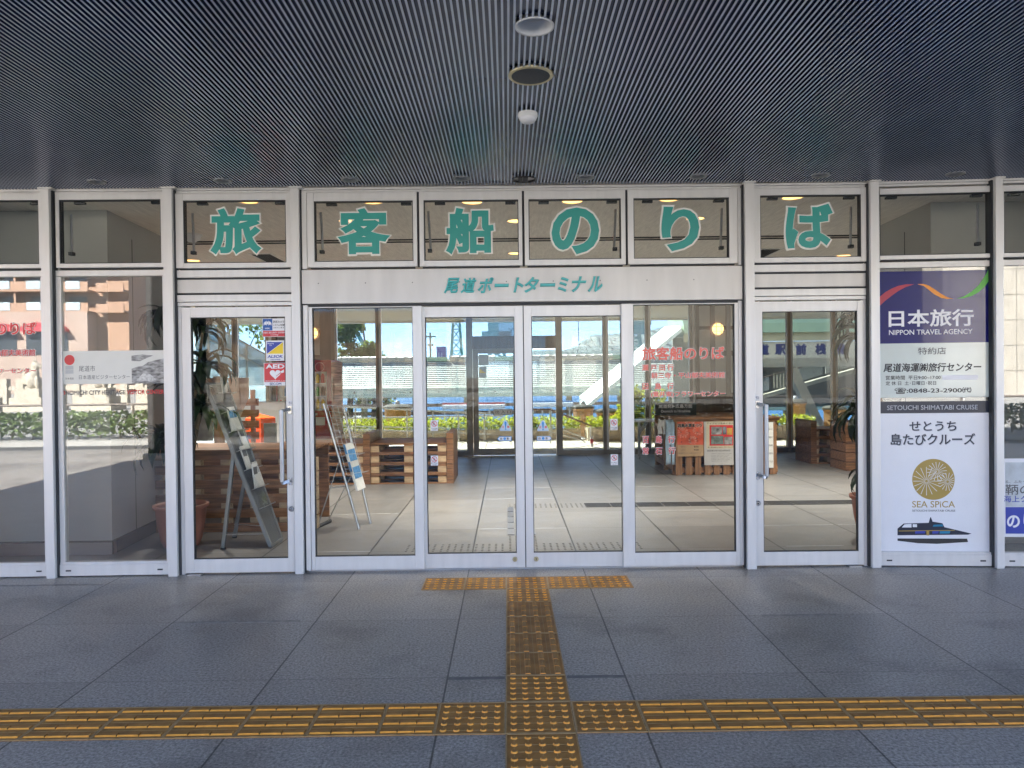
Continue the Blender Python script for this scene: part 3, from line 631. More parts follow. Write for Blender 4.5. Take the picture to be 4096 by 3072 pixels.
# fallen leaf on the band
lf = MB(); lf.add([(1.715, 3.215, .0105), (1.735, 3.200, .018), (1.765, 3.190, .014), (1.775, 3.180, .011), (1.755, 3.197, .0105), (1.735, 3.212, .0105)], [(0, 1, 5), (1, 2, 4, 5), (2, 3, 4)])
tag(lf.build('fallen_leaf', mat('dry_leaf', (.33, .27, .10), .6)), 'small dry yellow leaf lying on the ridged yellow band', 'leaf')
# pale strips painted as glints at slab edges
for i, (a, b, y) in enumerate(((1.56, 2.02, 4.525), (-.31, -.03, 3.635), (.28, .565, 3.635), (-2.08, -1.30, 4.535), (-3.9, -3.0, 5.41))):
    tag(MB().box(a, b, y-.017, y+.017, .0004, .0012).build('repair_strip', mat('mortar_strip', (.27, .26, .245), .7, 0, .3, 20) if i != 1 and i != 2 else mat('filled_strip', (.15, .148, .145), .7, 0, .2, 20)), kind='structure')
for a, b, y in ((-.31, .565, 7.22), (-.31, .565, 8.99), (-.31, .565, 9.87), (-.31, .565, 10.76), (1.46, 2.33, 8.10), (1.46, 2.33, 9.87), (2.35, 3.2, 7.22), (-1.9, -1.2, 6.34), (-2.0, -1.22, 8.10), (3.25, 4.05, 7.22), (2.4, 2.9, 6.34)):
    tag(MB().box(a, b, y-.007, y+.007, .0004, .0012).build('joint_glint', mat('painted_joint_glint', (.62, .63, .64), .25, 0, .1, 20)), kind='structure')  # glints off raised slab edges, painted on as pale strips
# inside guiding strips: steel bars and dark studs
g = 'dark guiding tiles on the hall floor'
def guide(kind, x, y, lab):
    mb = MB()
    if kind == 'studs':
        for i in range(5):
            for j in range(5): mb.lathe([(.012, 0), (.008, .003)], (x-.116+i*.058, y-.116+j*.058, .001), 8)
    elif kind == 'bars':
        for j in range(4): mb.box(x-.145, x+.145, y-.125+j*.072, y-.095+j*.072, .001, .007)
    else:
        for i in range(2): mb.box(x-.14+i*.2, x-.075+i*.2, y-.135, y+.135, .001, .008)
    tag(mb.build('guiding_tile', HANDLE if kind == 'plate' else TILED), lab, 'floor tile', g)
for i in range(-3, 4): guide('studs', .125+.3*i, 6.43, ORD[i+3]+' dark studded floor tile from the left just inside the sliding doors')
guide('studs', .125, 6.73, 'dark studded floor tile just inside the doors above the studded row')
for k in range(5): guide('plate', .125, 7.05+.3*k, ORD[k]+' pair of steel guide plates leading away from the sliding doors')
for i in range(3): guide('studs', .125+.3*i, 8.47, ORD[i]+' dark studded floor tile where the hall guide line turns right')
for i in range(11): guide('bars', 1.025+.3*i, 8.47, ORD[i]+' dark barred floor tile from the turn on the hall guide line')
guide('studs', 4.325, 8.47, 'dark studded floor tile at the right end of the hall guide line')
guide('studs', 4.325, 8.10, 'dark studded floor tile below the right end of the hall guide line')
# ------------------------------------------------------------------ lettering and signs
def bigchar(ch, b, Y, lab):
    x0, x1, z0, z1 = b
    t = thing('window_character', ((x0+x1)/2, Y((x0+x1)/2), z0), lab, 'lettering', 'teal transom characters')
    e = .0145
    letters(ch, x0, x1, z0, z1, Y, .0062, OUTL, 'outline', t, .058)
    letters(ch, x0+e, x1-e, z0+e, z1-e, Y, .0085, TEAL, 'fill', t, .036)
bigchar('旅', (-2.285, -1.865, 2.445, 2.830), Y2, 'large teal character with white outline on the transom above the left glass door')
bigchar('客', (-1.310, -.877, 2.440, 2.823), YC, 'large teal character with white outline, leftmost of the four above the sliding doors')
bigchar('船', (-.478, -.078, 2.430, 2.818), YC, 'large teal character shaped like a boat kanji, second of the four above the sliding doors')
bigchar('の', (.338, .735, 2.422, 2.812), YC, 'large round looped teal character, third of the four above the sliding doors')
bigchar('り', (1.187, 1.509, 2.438, 2.811), YC, 'large teal character of two downstrokes, rightmost of the four above the sliding doors')
bigchar('ば', (2.147, 2.541, 2.449, 2.822), Y4, 'large teal character with white outline on the transom above the right glass door')
t = thing('raised_lettering', (.13, 5.63, 2.139), 'raised slanted turquoise lettering on the silver panel above the sliding doors', 'lettering')
s = '尾道ポートターミナル'
wds = [1.0, 1.0, 1.0, .9, .85, .95, .95, .9, .95, .95]; tot = sum(wds); x = -.485
for ch, w_ in zip(s, wds):
    w = 1.225*w_/tot
    z0, z1 = (2.190, 2.206) if ch == 'ー' else ((2.145, 2.255) if ch not in 'ミト' else (2.148, 2.252))
    a, b = (x+.008, x+w-.006)
    if ch == 'ト': a, b = x+.035, x+w-.002
    if ch == 'ミ': a, b = x+.018, x+w-.018
    letters(ch, a-.004, b+.004, z0-.006, z1+.006, 5.638, .001, TEAL2, 'letter', t, .036, .28 if ch != 'ー' else .1, .018)
    x += w

def sheet(name, b, Y, d, m, parent, th=.0006): return MB(bay(Y)).box(b[0], b[1], -d-th, -d, b[2], b[3]).build(name, m, parent)
GF = .0045   # outer face of a pane
# travel agency poster
P = thing('travel_poster', (3.29, Y5(3.29), 1.30), 'navy and white travel agency poster filling the upper right display window', 'poster')
sheet('sheet', (2.878, 3.690, 1.722, 2.276), Y5, GF, NAVY, P); sheet('sheet', (2.878, 3.690, 1.303, 1.7215), Y5, GF, SHEETM, P)
def ribbon(pts, m):
    n = len(pts); mb = MB(bay(Y5)); vs = []
    for x, z, h in pts: vs += [(x, -GF-.0012, z+h/2), (x, -GF-.0012, z-h/2)]
    mb.add(vs, [(2*i, 2*i+2, 2*i+3, 2*i+1) for i in range(n-1)]); mb.build('ribbon', m, P)
def px5(x, y): return 2.878+(x-147)/565*.822, 2.273-(y-45)/367*.553
def curve5(pts, m):
    out = []
    for i in range(len(pts)-1):
        for k in range(6):
            t_ = k/6; a = pts[i]; b = pts[i+1]; sm = t_*t_*(3-2*t_)
            x, z = px5(a[0]+(b[0]-a[0])*t_, a[1]+(b[1]-a[1])*t_); out.append((x, z, (a[2]+(b[2]-a[2])*t_)*.0015))
    x, z = px5(pts[-1][0], pts[-1][1]); out.append((x, z, .0008)); ribbon(out, m)
curve5([(147, 197, 46), (178, 170, 44), (210, 149, 37), (245, 130, 27), (285, 116, 13), (326, 110, 1)], CRIMS)
curve5([(345, 110, 1), (375, 114, 9), (400, 128, 22), (430, 150, 27), (465, 172, 21), (495, 183, 9), (526, 187, 1)], ORANGE)
curve5([(545, 186, 1), (580, 181, 9), (620, 163, 22), (655, 138, 36), (685, 103, 52), (708, 66, 62)], GREEN)
letters('日本旅行', 2.948, 3.580, 1.847, 1.980, Y5, GF+.001, SHEETW, 'lettering', P, .022)
letters('NIPPON TRAVEL AGENCY', 2.950, 3.570, 1.787, 1.826, Y5, GF+.001, SHEETW, 'lettering', P, .010)
letters('特約店', 3.166, 3.374, 1.633, 1.688, Y5, GF+.001, DGREYI, 'lettering', P, .008)
letters('尾道海運㈱旅行センター', 2.906, 3.634, 1.500, 1.569, Y5, GF+.001, INK, 'lettering', P, .024, .12)
letters('営業時間  平日9:00~17:00', 2.923, 3.333, 1.440, 1.474, Y5, GF+.001, INK, 'lettering', P, .012)
letters('定 休 日  土･日曜日･祝日', 2.923, 3.299, 1.398, 1.430, Y5, GF+.001, INK, 'lettering', P, .012)
sheet('correction_strip', (3.345, 3.61, 1.436, 1.472), Y5, GF+.0008, SHEETW, P)
letters('☎:0848-23-2900㈹', 2.989, 3.560, 1.332, 1.379, Y5, GF+.001, INK, 'lettering', P, .018)
MB(bay(Y5)).lathe([(.009, -.006), (.009, -.010)], (3.045, 0, 1.287), 14, 0, 'Y').lathe([(.009, -.006), (.009, -.010)], (3.50, 0, 1.287), 14, 0, 'Y').build('fixing_pin', CHROME, P)
P = thing('cruise_poster', (3.29, Y5(3.29), .10), 'white cruise poster with gold firework disc and dark boat in the lower right display window', 'poster')
sheet('sheet', (2.878, 3.690, .113, 1.1815), Y5, GF, SHEETW, P); sheet('sheet', (2.878, 3.690, 1.182, 1.273), Y5, GF, NAVYK, P)
letters('SETOUCHI SHIMATABI CRUISE', 2.932, 3.606, 1.207, 1.243, Y5, GF+.001, GREYI, 'lettering', P, .010)
halo = mat('pale_grey_halo', (.62, .64, .67), .4)
for s_, b in (('せとうち', (3.097, 3.447, 1.043, 1.119)), ('島たびクルーズ', (2.957, 3.587, .934, 1.025))):
    letters(s_, b[0]+.004, b[1]+.006, b[2]-.006, b[3]-.004, Y5, GF+.0008, halo, 'outline', P, .05)
    letters(s_, *b, Y5, GF+.0020, NAVYK, 'lettering', P, .020)
cx, cz, cr = 3.275, .670, .158
d = MB(bay(Y5)); n = 56
d.add([(cx+cr*math.cos(2*math.pi*i/n), -GF-.0010, cz+cr*math.sin(2*math.pi*i/n)) for i in range(n)], [tuple(range(n))]).build('emblem_disc', GOLD, P)
ry = MB(bay(Y5))
for bx, bz, r_, nn, ph in ((cx+.026, cz+.061, .074, 16, .1), (cx-.052, cz-.013, .11, 16, 0), (cx+.105, cz-.018, .07, 16, .2)):
    for k in range(nn):
        a = 2*math.pi*k/nn+ph; c_, s_ = math.cos(a), math.sin(a); r1 = r_
        while math.hypot(bx+c_*r1-cx, bz+s_*r1-cz) > cr*.97 and r1 > .02: r1 -= .003
        ry.add([(bx+c_*.010-s_*.0010, -GF-.0018, bz+s_*.010+c_*.0010), (bx+c_*.010+s_*.0010, -GF-.0018, bz+s_*.010-c_*.0010), (bx+c_*r1+s_*.0022, -GF-.0018, bz+s_*r1-c_*.0022), (bx+c_*r1-s_*.0022, -GF-.0018, bz+s_*r1+c_*.0022)], [(0, 1, 2, 3)])
ry.build('firework_rays', SHEETW, P)
letters('SEA SPiCA', 3.116, 3.434, .453, .503, Y5, GF+.001, GOLD, 'lettering', P, .006)
letters('SETOUCHI SHIMATABI CRUISE', 3.116, 3.436, .421, .436, Y5, GF+.001, DGREYI, 'lettering', P, .012)
def pxb(x, y): return 3.005+(x-240)/377*.550, .388-(y-1293)/142*.216
def poly5(pts, m, d, name='boat_picture'):
    mb = MB(bay(Y5)); q = [pxb(*p) for p in pts]; mb.add([(x, -GF-d, z) for x, z in q], [tuple(range(len(q)))]); return mb.build(name, m, P)
poly5([(240, 1408), (595, 1408), (600, 1425), (440, 1435), (345, 1432), (240, 1420)], INK, .0010)
poly5([(240, 1358), (272, 1332), (400, 1328), (408, 1300), (412, 1300), (420, 1322), (470, 1330), (480, 1350), (617, 1382), (600, 1388), (240, 1392)], NAVYK, .0010)
poly5([(242, 1392), (600, 1388), (595, 1407), (240, 1407)], SHEETW, .0012)
poly5([(262, 1352), (276, 1336), (312, 1333), (312, 1352)], SHEETW, .0016); poly5([(318, 1335), (340, 1335), (340, 1350), (318, 1350)], SHEETW, .0016)
poly5([(246, 1368), (530, 1364), (534, 1368), (246, 1372)], GOLD, .0018)
for a, b, m_ in ((330, 384, BLUE), (418, 452, BLUE), (455, 510, mat('teal_pane', (.01, .20, .36), .3))): poly5([(a, 1370), (b, 1369), (b-4, 1382), (a, 1383)], m_, .0022)
poly5([(388, 1368), (402, 1368), (402, 1392), (388, 1392)], GOLD, .0022); poly5([(425, 1338), (470, 1336), (474, 1346), (420, 1347)], mat('teal_pane', (.01, .20, .36), .3), .0018)
letters('SEA SPICA', 3.42, 3.50, .243, .252, Y5, GF+.0016, DGREYI, 'lettering', P, .01)

# window film on the far right display window
P = thing('event_poster', (4.2, Y6(4.2), .228), 'pale poster with blue band at the right edge of the picture', 'poster')
pic = mat('misty_print', (.52, .56, .58), .4, 0, .25, 6)
sheet('sheet', (3.797, 4.45, .228, .829), Y6, GF, SHEETW, P); sheet('picture', (3.806, 4.44, .46, .80), Y6, GF+.0008, pic, P); sheet('band', (3.806, 4.44, .253, .457), Y6, GF+.0008, BLUE, P)
letters('る、ふたつの', 3.803, 3.99, .640, .662, Y6, GF+.0018, DGREYI, 'lettering', P, .008)
letters('鞆の浦', 3.805, 4.10, .552, .632, Y6, GF+.0018, DGREYI, 'lettering', P, .01)
letters('海上クルーズ', 3.72+.07, 4.15, .494, .546, Y6, GF+.0018, BLUE, 'lettering', P, .012)
letters('のりば', 3.815, 4.13, .296, .408, Y6, GF+.0018, SHEETW, 'lettering', P, .03)

def outlined(parent, s, x0, x1, z0, z1, Y, m, wt=.022, ow=.030):
    letters(s, x0-.004, x1+.004, z0-.004, z1+.004, Y, GF, OUTL, 'outline', parent, wt+ow)
    letters(s, x0, x1, z0, z1, Y, GF+.0014, m, 'lettering', parent, wt)
P = thing('boarding_lettering', (1.36, 5.68, .88), 'red boarding place lettering with white edges on the glass right of the sliding doors', 'lettering')
outlined(P, '旅客船のりば', 1.044, 1.682, 1.611, 1.715, YC, SALMON, .026)
outlined(P, '瀬 戸 田 行', 1.043, 1.288, 1.531, 1.581, YC, SALMON)
outlined(P, '耕三寺・平山郁夫美術館', 1.113, 1.683, 1.471, 1.517, YC, SALMON)
outlined(P, '因   島   行', 1.044, 1.286, 1.387, 1.437, YC, SALMON)
outlined(P, '(重井東)フラワーセンター', 1.109, 1.686, 1.323, 1.370, YC, SALMON)
outlined(P, '百   島   行', 1.042, 1.292, .971, 1.027, YC, RED)
outlined(P, '常   石   行', 1.041, 1.294, .884, .938, YC, RED)
P = thing('boarding_lettering', (-3.9, Y0(-3.9), 1.55), 'red boarding place lettering cut off at the left edge of the picture', 'lettering')
outlined(P, '旅客船のりば', -4.255, -3.607, 1.855, 1.958, Y0, RED, .026)
outlined(P, '耕三寺・平山郁夫美術館', -4.185, -3.614, 1.696, 1.748, Y0, RED)
outlined(P, '(重井東)フラワーセンター', -4.19, -3.611, 1.558, 1.604, Y0, RED)
# heritage centre sheet
P = thing('visitor_centre_sheet', (-3.03, Y1(-3.03), 1.477), 'white visitor centre sheet with red disc and grey townscape drawing on the left display window', 'sign')
sheet('sheet', (-3.429, -2.637, 1.477, 1.731), Y1, GF, mat('cream_sheet', (.68, .67, .62), .4, 0, .03), P)
tp = mat('townscape_print', (.30, .29, .28), .5, 0, .75, 22, stretch=(1, 1, 3))
mb = MB(bay(Y1)); mb.add([(-2.886, -GF-.001, 1.477), (-2.637, -GF-.001, 1.477), (-2.637, -GF-.001, 1.668), (-2.70, -GF-.001, 1.655), (-2.76, -GF-.001, 1.640), (-2.80, -GF-.001, 1.612), (-2.84, -GF-.001, 1.606), (-2.886, -GF-.001, 1.590)], [tuple(range(8))]); mb.build('townscape', tp, P)
mb = MB(bay(Y1)); mb.add([(-2.886, -GF-.001, 1.650), (-2.82, -GF-.001, 1.648), (-2.77, -GF-.001, 1.672), (-2.72, -GF-.001, 1.690), (-2.80, -GF-.001, 1.700), (-2.886, -GF-.001, 1.690)], [tuple(range(6))]); mb.build('townscape', tp, P)
mb = MB(bay(Y1)); mb.add([(-2.85, -GF-.0016, 1.500), (-2.75, -GF-.0016, 1.492), (-2.70, -GF-.0016, 1.505), (-2.745, -GF-.0016, 1.548), (-2.80, -GF-.0016, 1.555)], [tuple(range(5))]); mb.build('temple_roof', mat('temple_print', (.55, .54, .52), .5, 0, .3, 60), P)
mb = MB(bay(Y1)); n = 32; mb.add([(-3.357+.039*math.cos(2*math.pi*i/n), -GF-.001, 1.663+.039*math.sin(2*math.pi*i/n)) for i in range(n)], [tuple(range(n))]); mb.build('red_disc', RED, P)
mb = MB(bay(Y1))
for k in range(9):
    for j in range(2): mb.box(-3.388+k*.0068, -3.384+k*.0068, -GF-.0014, -GF-.0008, 1.558+j*.031, 1.586+j*.031)
mb.build('crest', GREYI, P)
letters('尾道市', -3.287, -3.164, 1.573, 1.618, Y1, GF+.001, DGREYI, 'lettering', P, .0)
letters('日本遺産ビジターセンター', -3.287, -2.900, 1.513, 1.546, Y1, GF+.001, DGREYI, 'lettering', P, .0)
letters('日本遺産', -3.389, -3.327, 1.513, 1.528, Y1, GF+.001, INK, 'lettering', P, .0)
P = thing('heritage_lettering', (-3.03, Y1(-3.03), 1.394), 'grey and red latin lettering on the glass under the visitor centre sheet', 'lettering')
letters('O', -3.421, -3.394, 1.394, 1.428, Y1, GF, RED, 'lettering', P, .028)
letters('NOMICHI CITY HERITAGE', -3.391, -2.938, 1.394, 1.428, Y1, GF, DGREYI, 'lettering', P, .022)
letters('VISITOR CENTER', -2.926, -2.641, 1.394, 1.428, Y1, GF, RED, 'lettering', P, .024)

# stickers on the left glass door
P = thing('security_sticker', (-1.793, Y2(-1.793), 1.825), 'blue white and red security camera sticker, topmost on the left glass door', 'sticker', 'stickers on the left glass door')
sheet('sheet', (-1.882, -1.704, 1.825, 1.966), Y2, GF, SHEETW, P); sheet('blue_field', (-1.879, -1.806, 1.874, 1.963), Y2, GF+.0007, mat('sticker_blue', (.01, .10, .38), .4), P); sheet('red_field', (-1.879, -1.707, 1.828, 1.871), Y2, GF+.0007, RED, P)
w_ = MB(bay(Y2))
for sgn in (-1, 1):
    for k in range(5):
        a = RAD(90-sgn*(18+k*17)); w_.add([(-1.8425+sgn*.006, -GF-.0015, 1.908+.003*k), (-1.8425+.034*math.cos(a)-.003*sgn, -GF-.0015, 1.912+.040*math.sin(a)), (-1.8425+.034*math.cos(a)+.004*sgn, -GF-.0015, 1.908+.036*math.sin(a))], [(0, 1, 2)])
w_.add([(-1.8425+.006*math.cos(k*.785), -GF-.0016, 1.932+.012*math.sin(k*.785)) for k in range(8)], [tuple(range(8))]); w_.build('bird_emblem', SHEETW, P)
letters('HSK', -1.862, -1.823, 1.884, 1.896, Y2, GF+.0016, SHEETW, 'lettering', P, .02)
letters('防犯カメラ', -1.800, -1.715, 1.930, 1.950, Y2, GF+.0012, INK, 'lettering', P, .015, .15)
letters('システムが設置', -1.800, -1.713, 1.907, 1.923, Y2, GF+.0012, INK, 'lettering', P, .015, .15)
letters('されています', -1.798, -1.716, 1.889, 1.900, Y2, GF+.0012, INK, 'lettering', P, .015)
letters("HSK's SECURITY SYSTEM", -1.874, -1.712, 1.851, 1.864, Y2, GF+.0016, SHEETW, 'lettering', P, .015)
letters('is working!', -1.820, -1.762, 1.834, 1.845, Y2, GF+.0016, SHEETW, 'lettering', P, .012)
P = thing('security_sticker', (-1.788, Y2(-1.788), 1.639), 'blue and yellow diagonal security sticker in the middle on the left glass door', 'sticker', 'stickers on the left glass door')
sheet('sheet', (-1.858, -1.718, 1.639, 1.796), Y2, GF, SHEETW, P)
for pts, m_ in (([(-1.851, 1.694), (-1.851, 1.785), (-1.728, 1.785)], BLUE), ([(-1.847, 1.694), (-1.726, 1.694), (-1.726, 1.783)], YELL)):
    MB(bay(Y2)).add([(x, -GF-.0013, z) for x, z in pts], [(0, 1, 2)]).build('triangle', m_, P)
letters('Security', -1.846, -1.795, 1.766, 1.780, Y2, GF+.0018, SHEETW, 'lettering', P, .012); letters('On', -1.830, -1.812, 1.755, 1.766, Y2, GF+.0018, SHEETW, 'lettering', P, .012)
letters('ALSOK', -1.848, -1.727, 1.662, 1.685, Y2, GF+.001, BLUE, 'lettering', P, .03, .2)
letters('広島綜合警備保障', -1.826, -1.748, 1.645, 1.655, Y2, GF+.001, BLUE, 'lettering', P, .01)
P = thing('defibrillator_sticker', (-1.789, Y2(-1.789), 1.45), 'red square sticker with white heart, lowest on the left glass door', 'sticker', 'stickers on the left glass door')
sheet('sheet', (-1.876, -1.702, 1.449, 1.624), Y2, GF, SHEETW, P); sheet('red_field', (-1.873, -1.704, 1.477, 1.621), Y2, GF+.0007, RED, P)
letters('AED', -1.862, -1.718, 1.580, 1.614, Y2, GF+.0014, SHEETW, 'lettering', P, .035)
hm = MB(bay(Y2)); hp_ = []
for i in range(40):
    a = 2*math.pi*i/40; hp_.append((-1.789+.0026*16*math.sin(a)**3, 1.5375+.0026*(13*math.cos(a)-5*math.cos(2*a)-2*math.cos(3*a)-math.cos(4*a))))
hm.add([(x, -GF-.0015, z) for x, z in hp_], [tuple(range(40))]); hm.build('heart', SHEETW, P)
MB(bay(Y2)).add([(x, -GF-.0019, z) for x, z in ((-1.722, 1.573), (-1.722, 1.550), (-1.757, 1.540), (-1.783, 1.520), (-1.764, 1.548))], [(0, 1, 2, 3, 4)]).build('hand_mark', SHEETW, P)
MB(bay(Y2)).add([(x, -GF-.0022, z) for x, z in ((-1.745, 1.553), (-1.785, 1.521), (-1.780, 1.520), (-1.742, 1.549))], [(0, 1, 2, 3)]).build('spark', RED, P)
letters('自動体外式除細動器を設置しています', -1.866, -1.710, 1.481, 1.490, Y2, GF+.0014, SHEETW, 'lettering', P, .012)
letters('SECOM', -1.833, -1.744, 1.453, 1.472, Y2, GF+.001, mat('secom_navy', (.02, .05, .22), .4), 'lettering', P, .022)

# automatic door stickers
def handsign(b, t1, t2, lab):
    x0, x1, z0, z1 = b; c = (x0+x1)/2; YY = lambda x: 5.715
    P = thing('caution_sticker', (c, 5.71, z0), lab, 'sticker', 'no touching stickers on the sliding doors')
    sheet('sheet', b, YY, GF, SHEETW, P); r = (x1-x0)*.40; zc = z1-(x1-x0)*.5
    m = MB(bay(YY)); n = 28
    vs = [(c+rr*math.cos(2*math.pi*i/n), -GF-.0012, zc+rr*math.sin(2*math.pi*i/n)) for rr in (r, r*.82) for i in range(n)]
    m.add(vs, [(i, (i+1) % n, n+(i+1) % n, n+i) for i in range(n)])
    k = r*.62; w = r*.09; m.add([(c-k-w, -GF-.0020, zc+k-w), (c-k+w, -GF-.0020, zc+k+w), (c+k+w, -GF-.0020, zc-k+w), (c+k-w, -GF-.0020, zc-k-w)], [(0, 1, 2, 3)]); m.build('ban_ring', RED, P)
    h_ = MB(bay(YY)); h_.box(c-.009, c+.007, -GF-.0016, -GF-.0010, zc-.012, zc+.002)
    for i in range(4): h_.box(c-.009+i*.0042, c-.006+i*.0042, -GF-.0016, -GF-.0010, zc+.0022, zc+.010+(.003 if i in (1, 2) else 0))
    h_.build('hand_mark', GREYI, P)
    letters(t1, x0+.005, x1-.005, z0+.014, z0+.024, YY, GF+.001, INK, 'lettering', P, .02); letters(t2, c-.017, c+.017, z0+.004, z0+.011, YY, GF+.001, INK, 'lettering', P, .02)
handsign((-.602, -.545, 1.082, 1.165), 'ドアに注意', 'CAUTION', 'upper round no touching sticker on the left sliding door')
handsign((-.604, -.547, .812, .890), 'ドアに', 'ちゅうい', 'lower round no touching sticker on the left sliding door')
handsign((.797, .854, 1.072, 1.160), 'ドアに注意', 'CAUTION', 'upper round no touching sticker on the right sliding door')
handsign((.798, .854, .799, .884), 'ドアに', 'ちゅうい', 'lower round no touching sticker on the right sliding door')
def attention(x0, x1, z0, z1, lab):
    YY = lambda x: 5.715; c = (x0+x1)/2
    P = thing('attention_sticker', (c, 5.71, z0), lab, 'sticker', 'blue attention stickers on the sliding doors')
    MB(bay(YY)).add([(x, -GF-.0004, z) for x, z in ((x0, z0), (x1, z0), (x1, z0+.014), (c+.008, z1), (c-.008, z1), (x0, z0+.014))], [tuple(range(6))]).build('sheet', mat('pale_blue_sheet', (.55, .66, .74), .4), P)
    MB(bay(YY)).add([(x, -GF-.0012, z) for x, z in ((c-.009, z1-.016), (c, z1-.004), (c+.009, z1-.016), (c+.003, z0+.022), (c-.003, z0+.022))], [tuple(range(5))]).lathe([(.006, -GF-.0014), (.006, -GF-.0006)], (c, 0, z0+.014), 14, 0, 'Y').build('exclamation_mark', SKYB, P)
    letters('注', x0+.012, c-.011, z0+.022, z0+.041, YY, GF+.001, RED, 'lettering', P, .02); letters('意', c+.011, x1-.012, z0+.022, z0+.041, YY, GF+.001, RED, 'lettering', P, .02)
    letters('あけるとき とびだすな', x0+.006, x1-.006, z0+.002, z0+.009, YY, GF+.0016, SKYB, 'lettering', P, .01)
attention(-.063, .025, 1.076, 1.157, 'white and blue attention sticker near the right edge of the left sliding door')
attention(.228, .317, 1.071, 1.154, 'white and blue attention sticker near the left edge of the right sliding door')
def auto(x0, x1, z0, z1, dr, lab):
    YY = lambda x: 5.715; P = thing('automatic_sticker', ((x0+x1)/2, 5.71, z0), lab, 'sticker', 'arrow stickers on the sliding doors')
    zc = (z0+z1)/2; e = .0
    def arrow(i): 
        a, b = (x0+i, x1-i)
        return [(a, z0+i), (b-.014 if dr > 0 else b, z0+i), (b, zc), (b-.014, z1-i), (a, z1-i)] if dr > 0 else [(a, zc), (a+.014, z0+i), (b, z0+i), (b, z1-i), (a+.014, z1-i)]
    for i, m_, dd in ((0, SKYB, .0004), (.004, SHEETW, .0010)): MB(bay(YY)).add([(x, -GF-dd, z) for x, z in arrow(i)], [(0, 1, 2, 3, 4)]).build('sheet', m_, P)
    o = .010 if dr < 0 else 0
    letters('自', x0+.012+o, x0+.028+o, z0+.008, z1-.008, YY, GF+.0014, INK, 'lettering', P, .02); letters('動', x1-.046+o, x1-.030+o, z0+.008, z1-.008, YY, GF+.0014, INK, 'lettering', P, .02)
    MB(bay(YY)).lathe([(.011, -GF-.0018), (.011, -GF-.0012)], ((x0+x1)/2-.008+o, 0, zc), 16, 0, 'Y').build('button_mark', SKYB, P)
auto(-.084, .026, .998, 1.033, -1, 'blue edged left pointing automatic door sticker on the left sliding door')
auto(.224, .338, .997, 1.032, 1, 'blue edged right pointing automatic door sticker on the right sliding door')
P = thing('exit_plate', (-.1, 13.93, .85), 'small white way in and out plate on the bronze sea side door', 'sign')
MB().box(-.27, .09, 13.925, 13.932, .775, .885).build('plate', SHEETW, P)
letters('出 入 口', -.235, .055, .80, .86, 13.925, .0005, INK, 'lettering', P, .008)
for i, (z, c_) in enumerate(((1.95-.13, 0), (1.95-.36, 1))):
    P = thing('door_sticker', (-.42, 13.94, z), ['grey square sticker seen from behind at the top of the bronze sea side door', 'grey and yellow square sticker under the plain grey one on the bronze sea side door'][i], 'sticker')
    MB().box(-.54, -.36 if i == 0 else -.40, 13.93, 13.934, z-.10, z+.10).build('sheet', GREYI, P)
    if c_: MB().add([(-.53, 13.929, z-.02), (-.41, 13.929, z-.02), (-.53, 13.929, z+.08)], [(0, 1, 2)]).build('triangle', YELL, P)
# ------------------------------------------------------------------ inside the hall
def strap_leaf(mb, c, az, el, l, w, droop, mi=0):
    d = Vector((math.cos(az), math.sin(az), 0)); n = 6; vs = []; p = Vector(c); e = el
    side = Vector((-math.sin(az), math.cos(az), 0))
    for i in range(n+1):
        t_ = i/n; ww = w*(math.sin(math.pi*min(1, t_*.9+.12))**.8) if i < n else .002
        up = Vector((0, 0, 1))*math.cos(e)-d*math.sin(e)
        vs += [p-side*ww/2+up*ww*.18, p, p+side*ww/2+up*ww*.18]
        p = p+(d*math.cos(e)+Vector((0, 0, 1))*math.sin(e))*(l/n); e -= droop/n
    fs = []
    for i in range(n): a = 3*i; fs += [(a, a+1, a+4, a+3), (a+1, a+2, a+5, a+4)]
    mb.add(vs, fs, mi, True)
def plant(x, y, lab, seed, heads, rim=.235):
    rnd = random.Random(seed)
    t = thing('potted_dracaena', (x, y, 0), lab, 'potted plant', 'tall dracaenas in terracotta pots')
    MB().lathe([(.150, .0), (.175, .06), (.205, .22), (.215, .335), (rim, .345), (rim+.004, .372), (rim-.012, .376), (rim-.03, .35), (.19, .33)], (x, y, 0), 36, cap=False).build('pot', TERRA, t)
    MB().lathe([(.20, .335), (.10, .345), (.001, .345)], (x, y, 0), 24, cap=False).build('soil', SOIL, t)
    st = MB(); lv = MB()
    for hx, hy, hz, L, n in heads:
        b = Vector((x+(hx-x)*.25, y+(hy-y)*.25, .34)); m_ = Vector((x+(hx-x)*.6, y+(hy-y)*.6, .34+(hz-.34)*.55)); e_ = Vector((hx, hy, hz))
        st.tube(b, m_, .020, 8, 0, .017); st.tube(m_, e_, .017, 8, 0, .013)
        for k in range(n):
            az = k*2.4+rnd.uniform(-.3, .3); el = rnd.uniform(-.1, 1.25)
            strap_leaf(lv, (hx, hy, hz-rnd.uniform(0, .10)), az, el, L*rnd.uniform(.8, 1.15), rnd.uniform(.058, .082), rnd.uniform(1.7, 2.7))
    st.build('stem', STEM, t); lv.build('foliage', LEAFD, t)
HL = [(-3.02, 6.62, 2.15, .40, 30), (-2.72, 6.60, 2.02, .34, 22), (-2.70, 6.58, 1.66, .36, 26), (-2.90, 6.55, 1.48, .36, 22), (-2.74, 6.58, 1.28, .34, 24), (-3.05, 6.50, 1.02, .40, 30)]
plant(-2.98, 6.68, 'tall dracaena in a terracotta pot behind the column left of the left glass door', 3, HL)
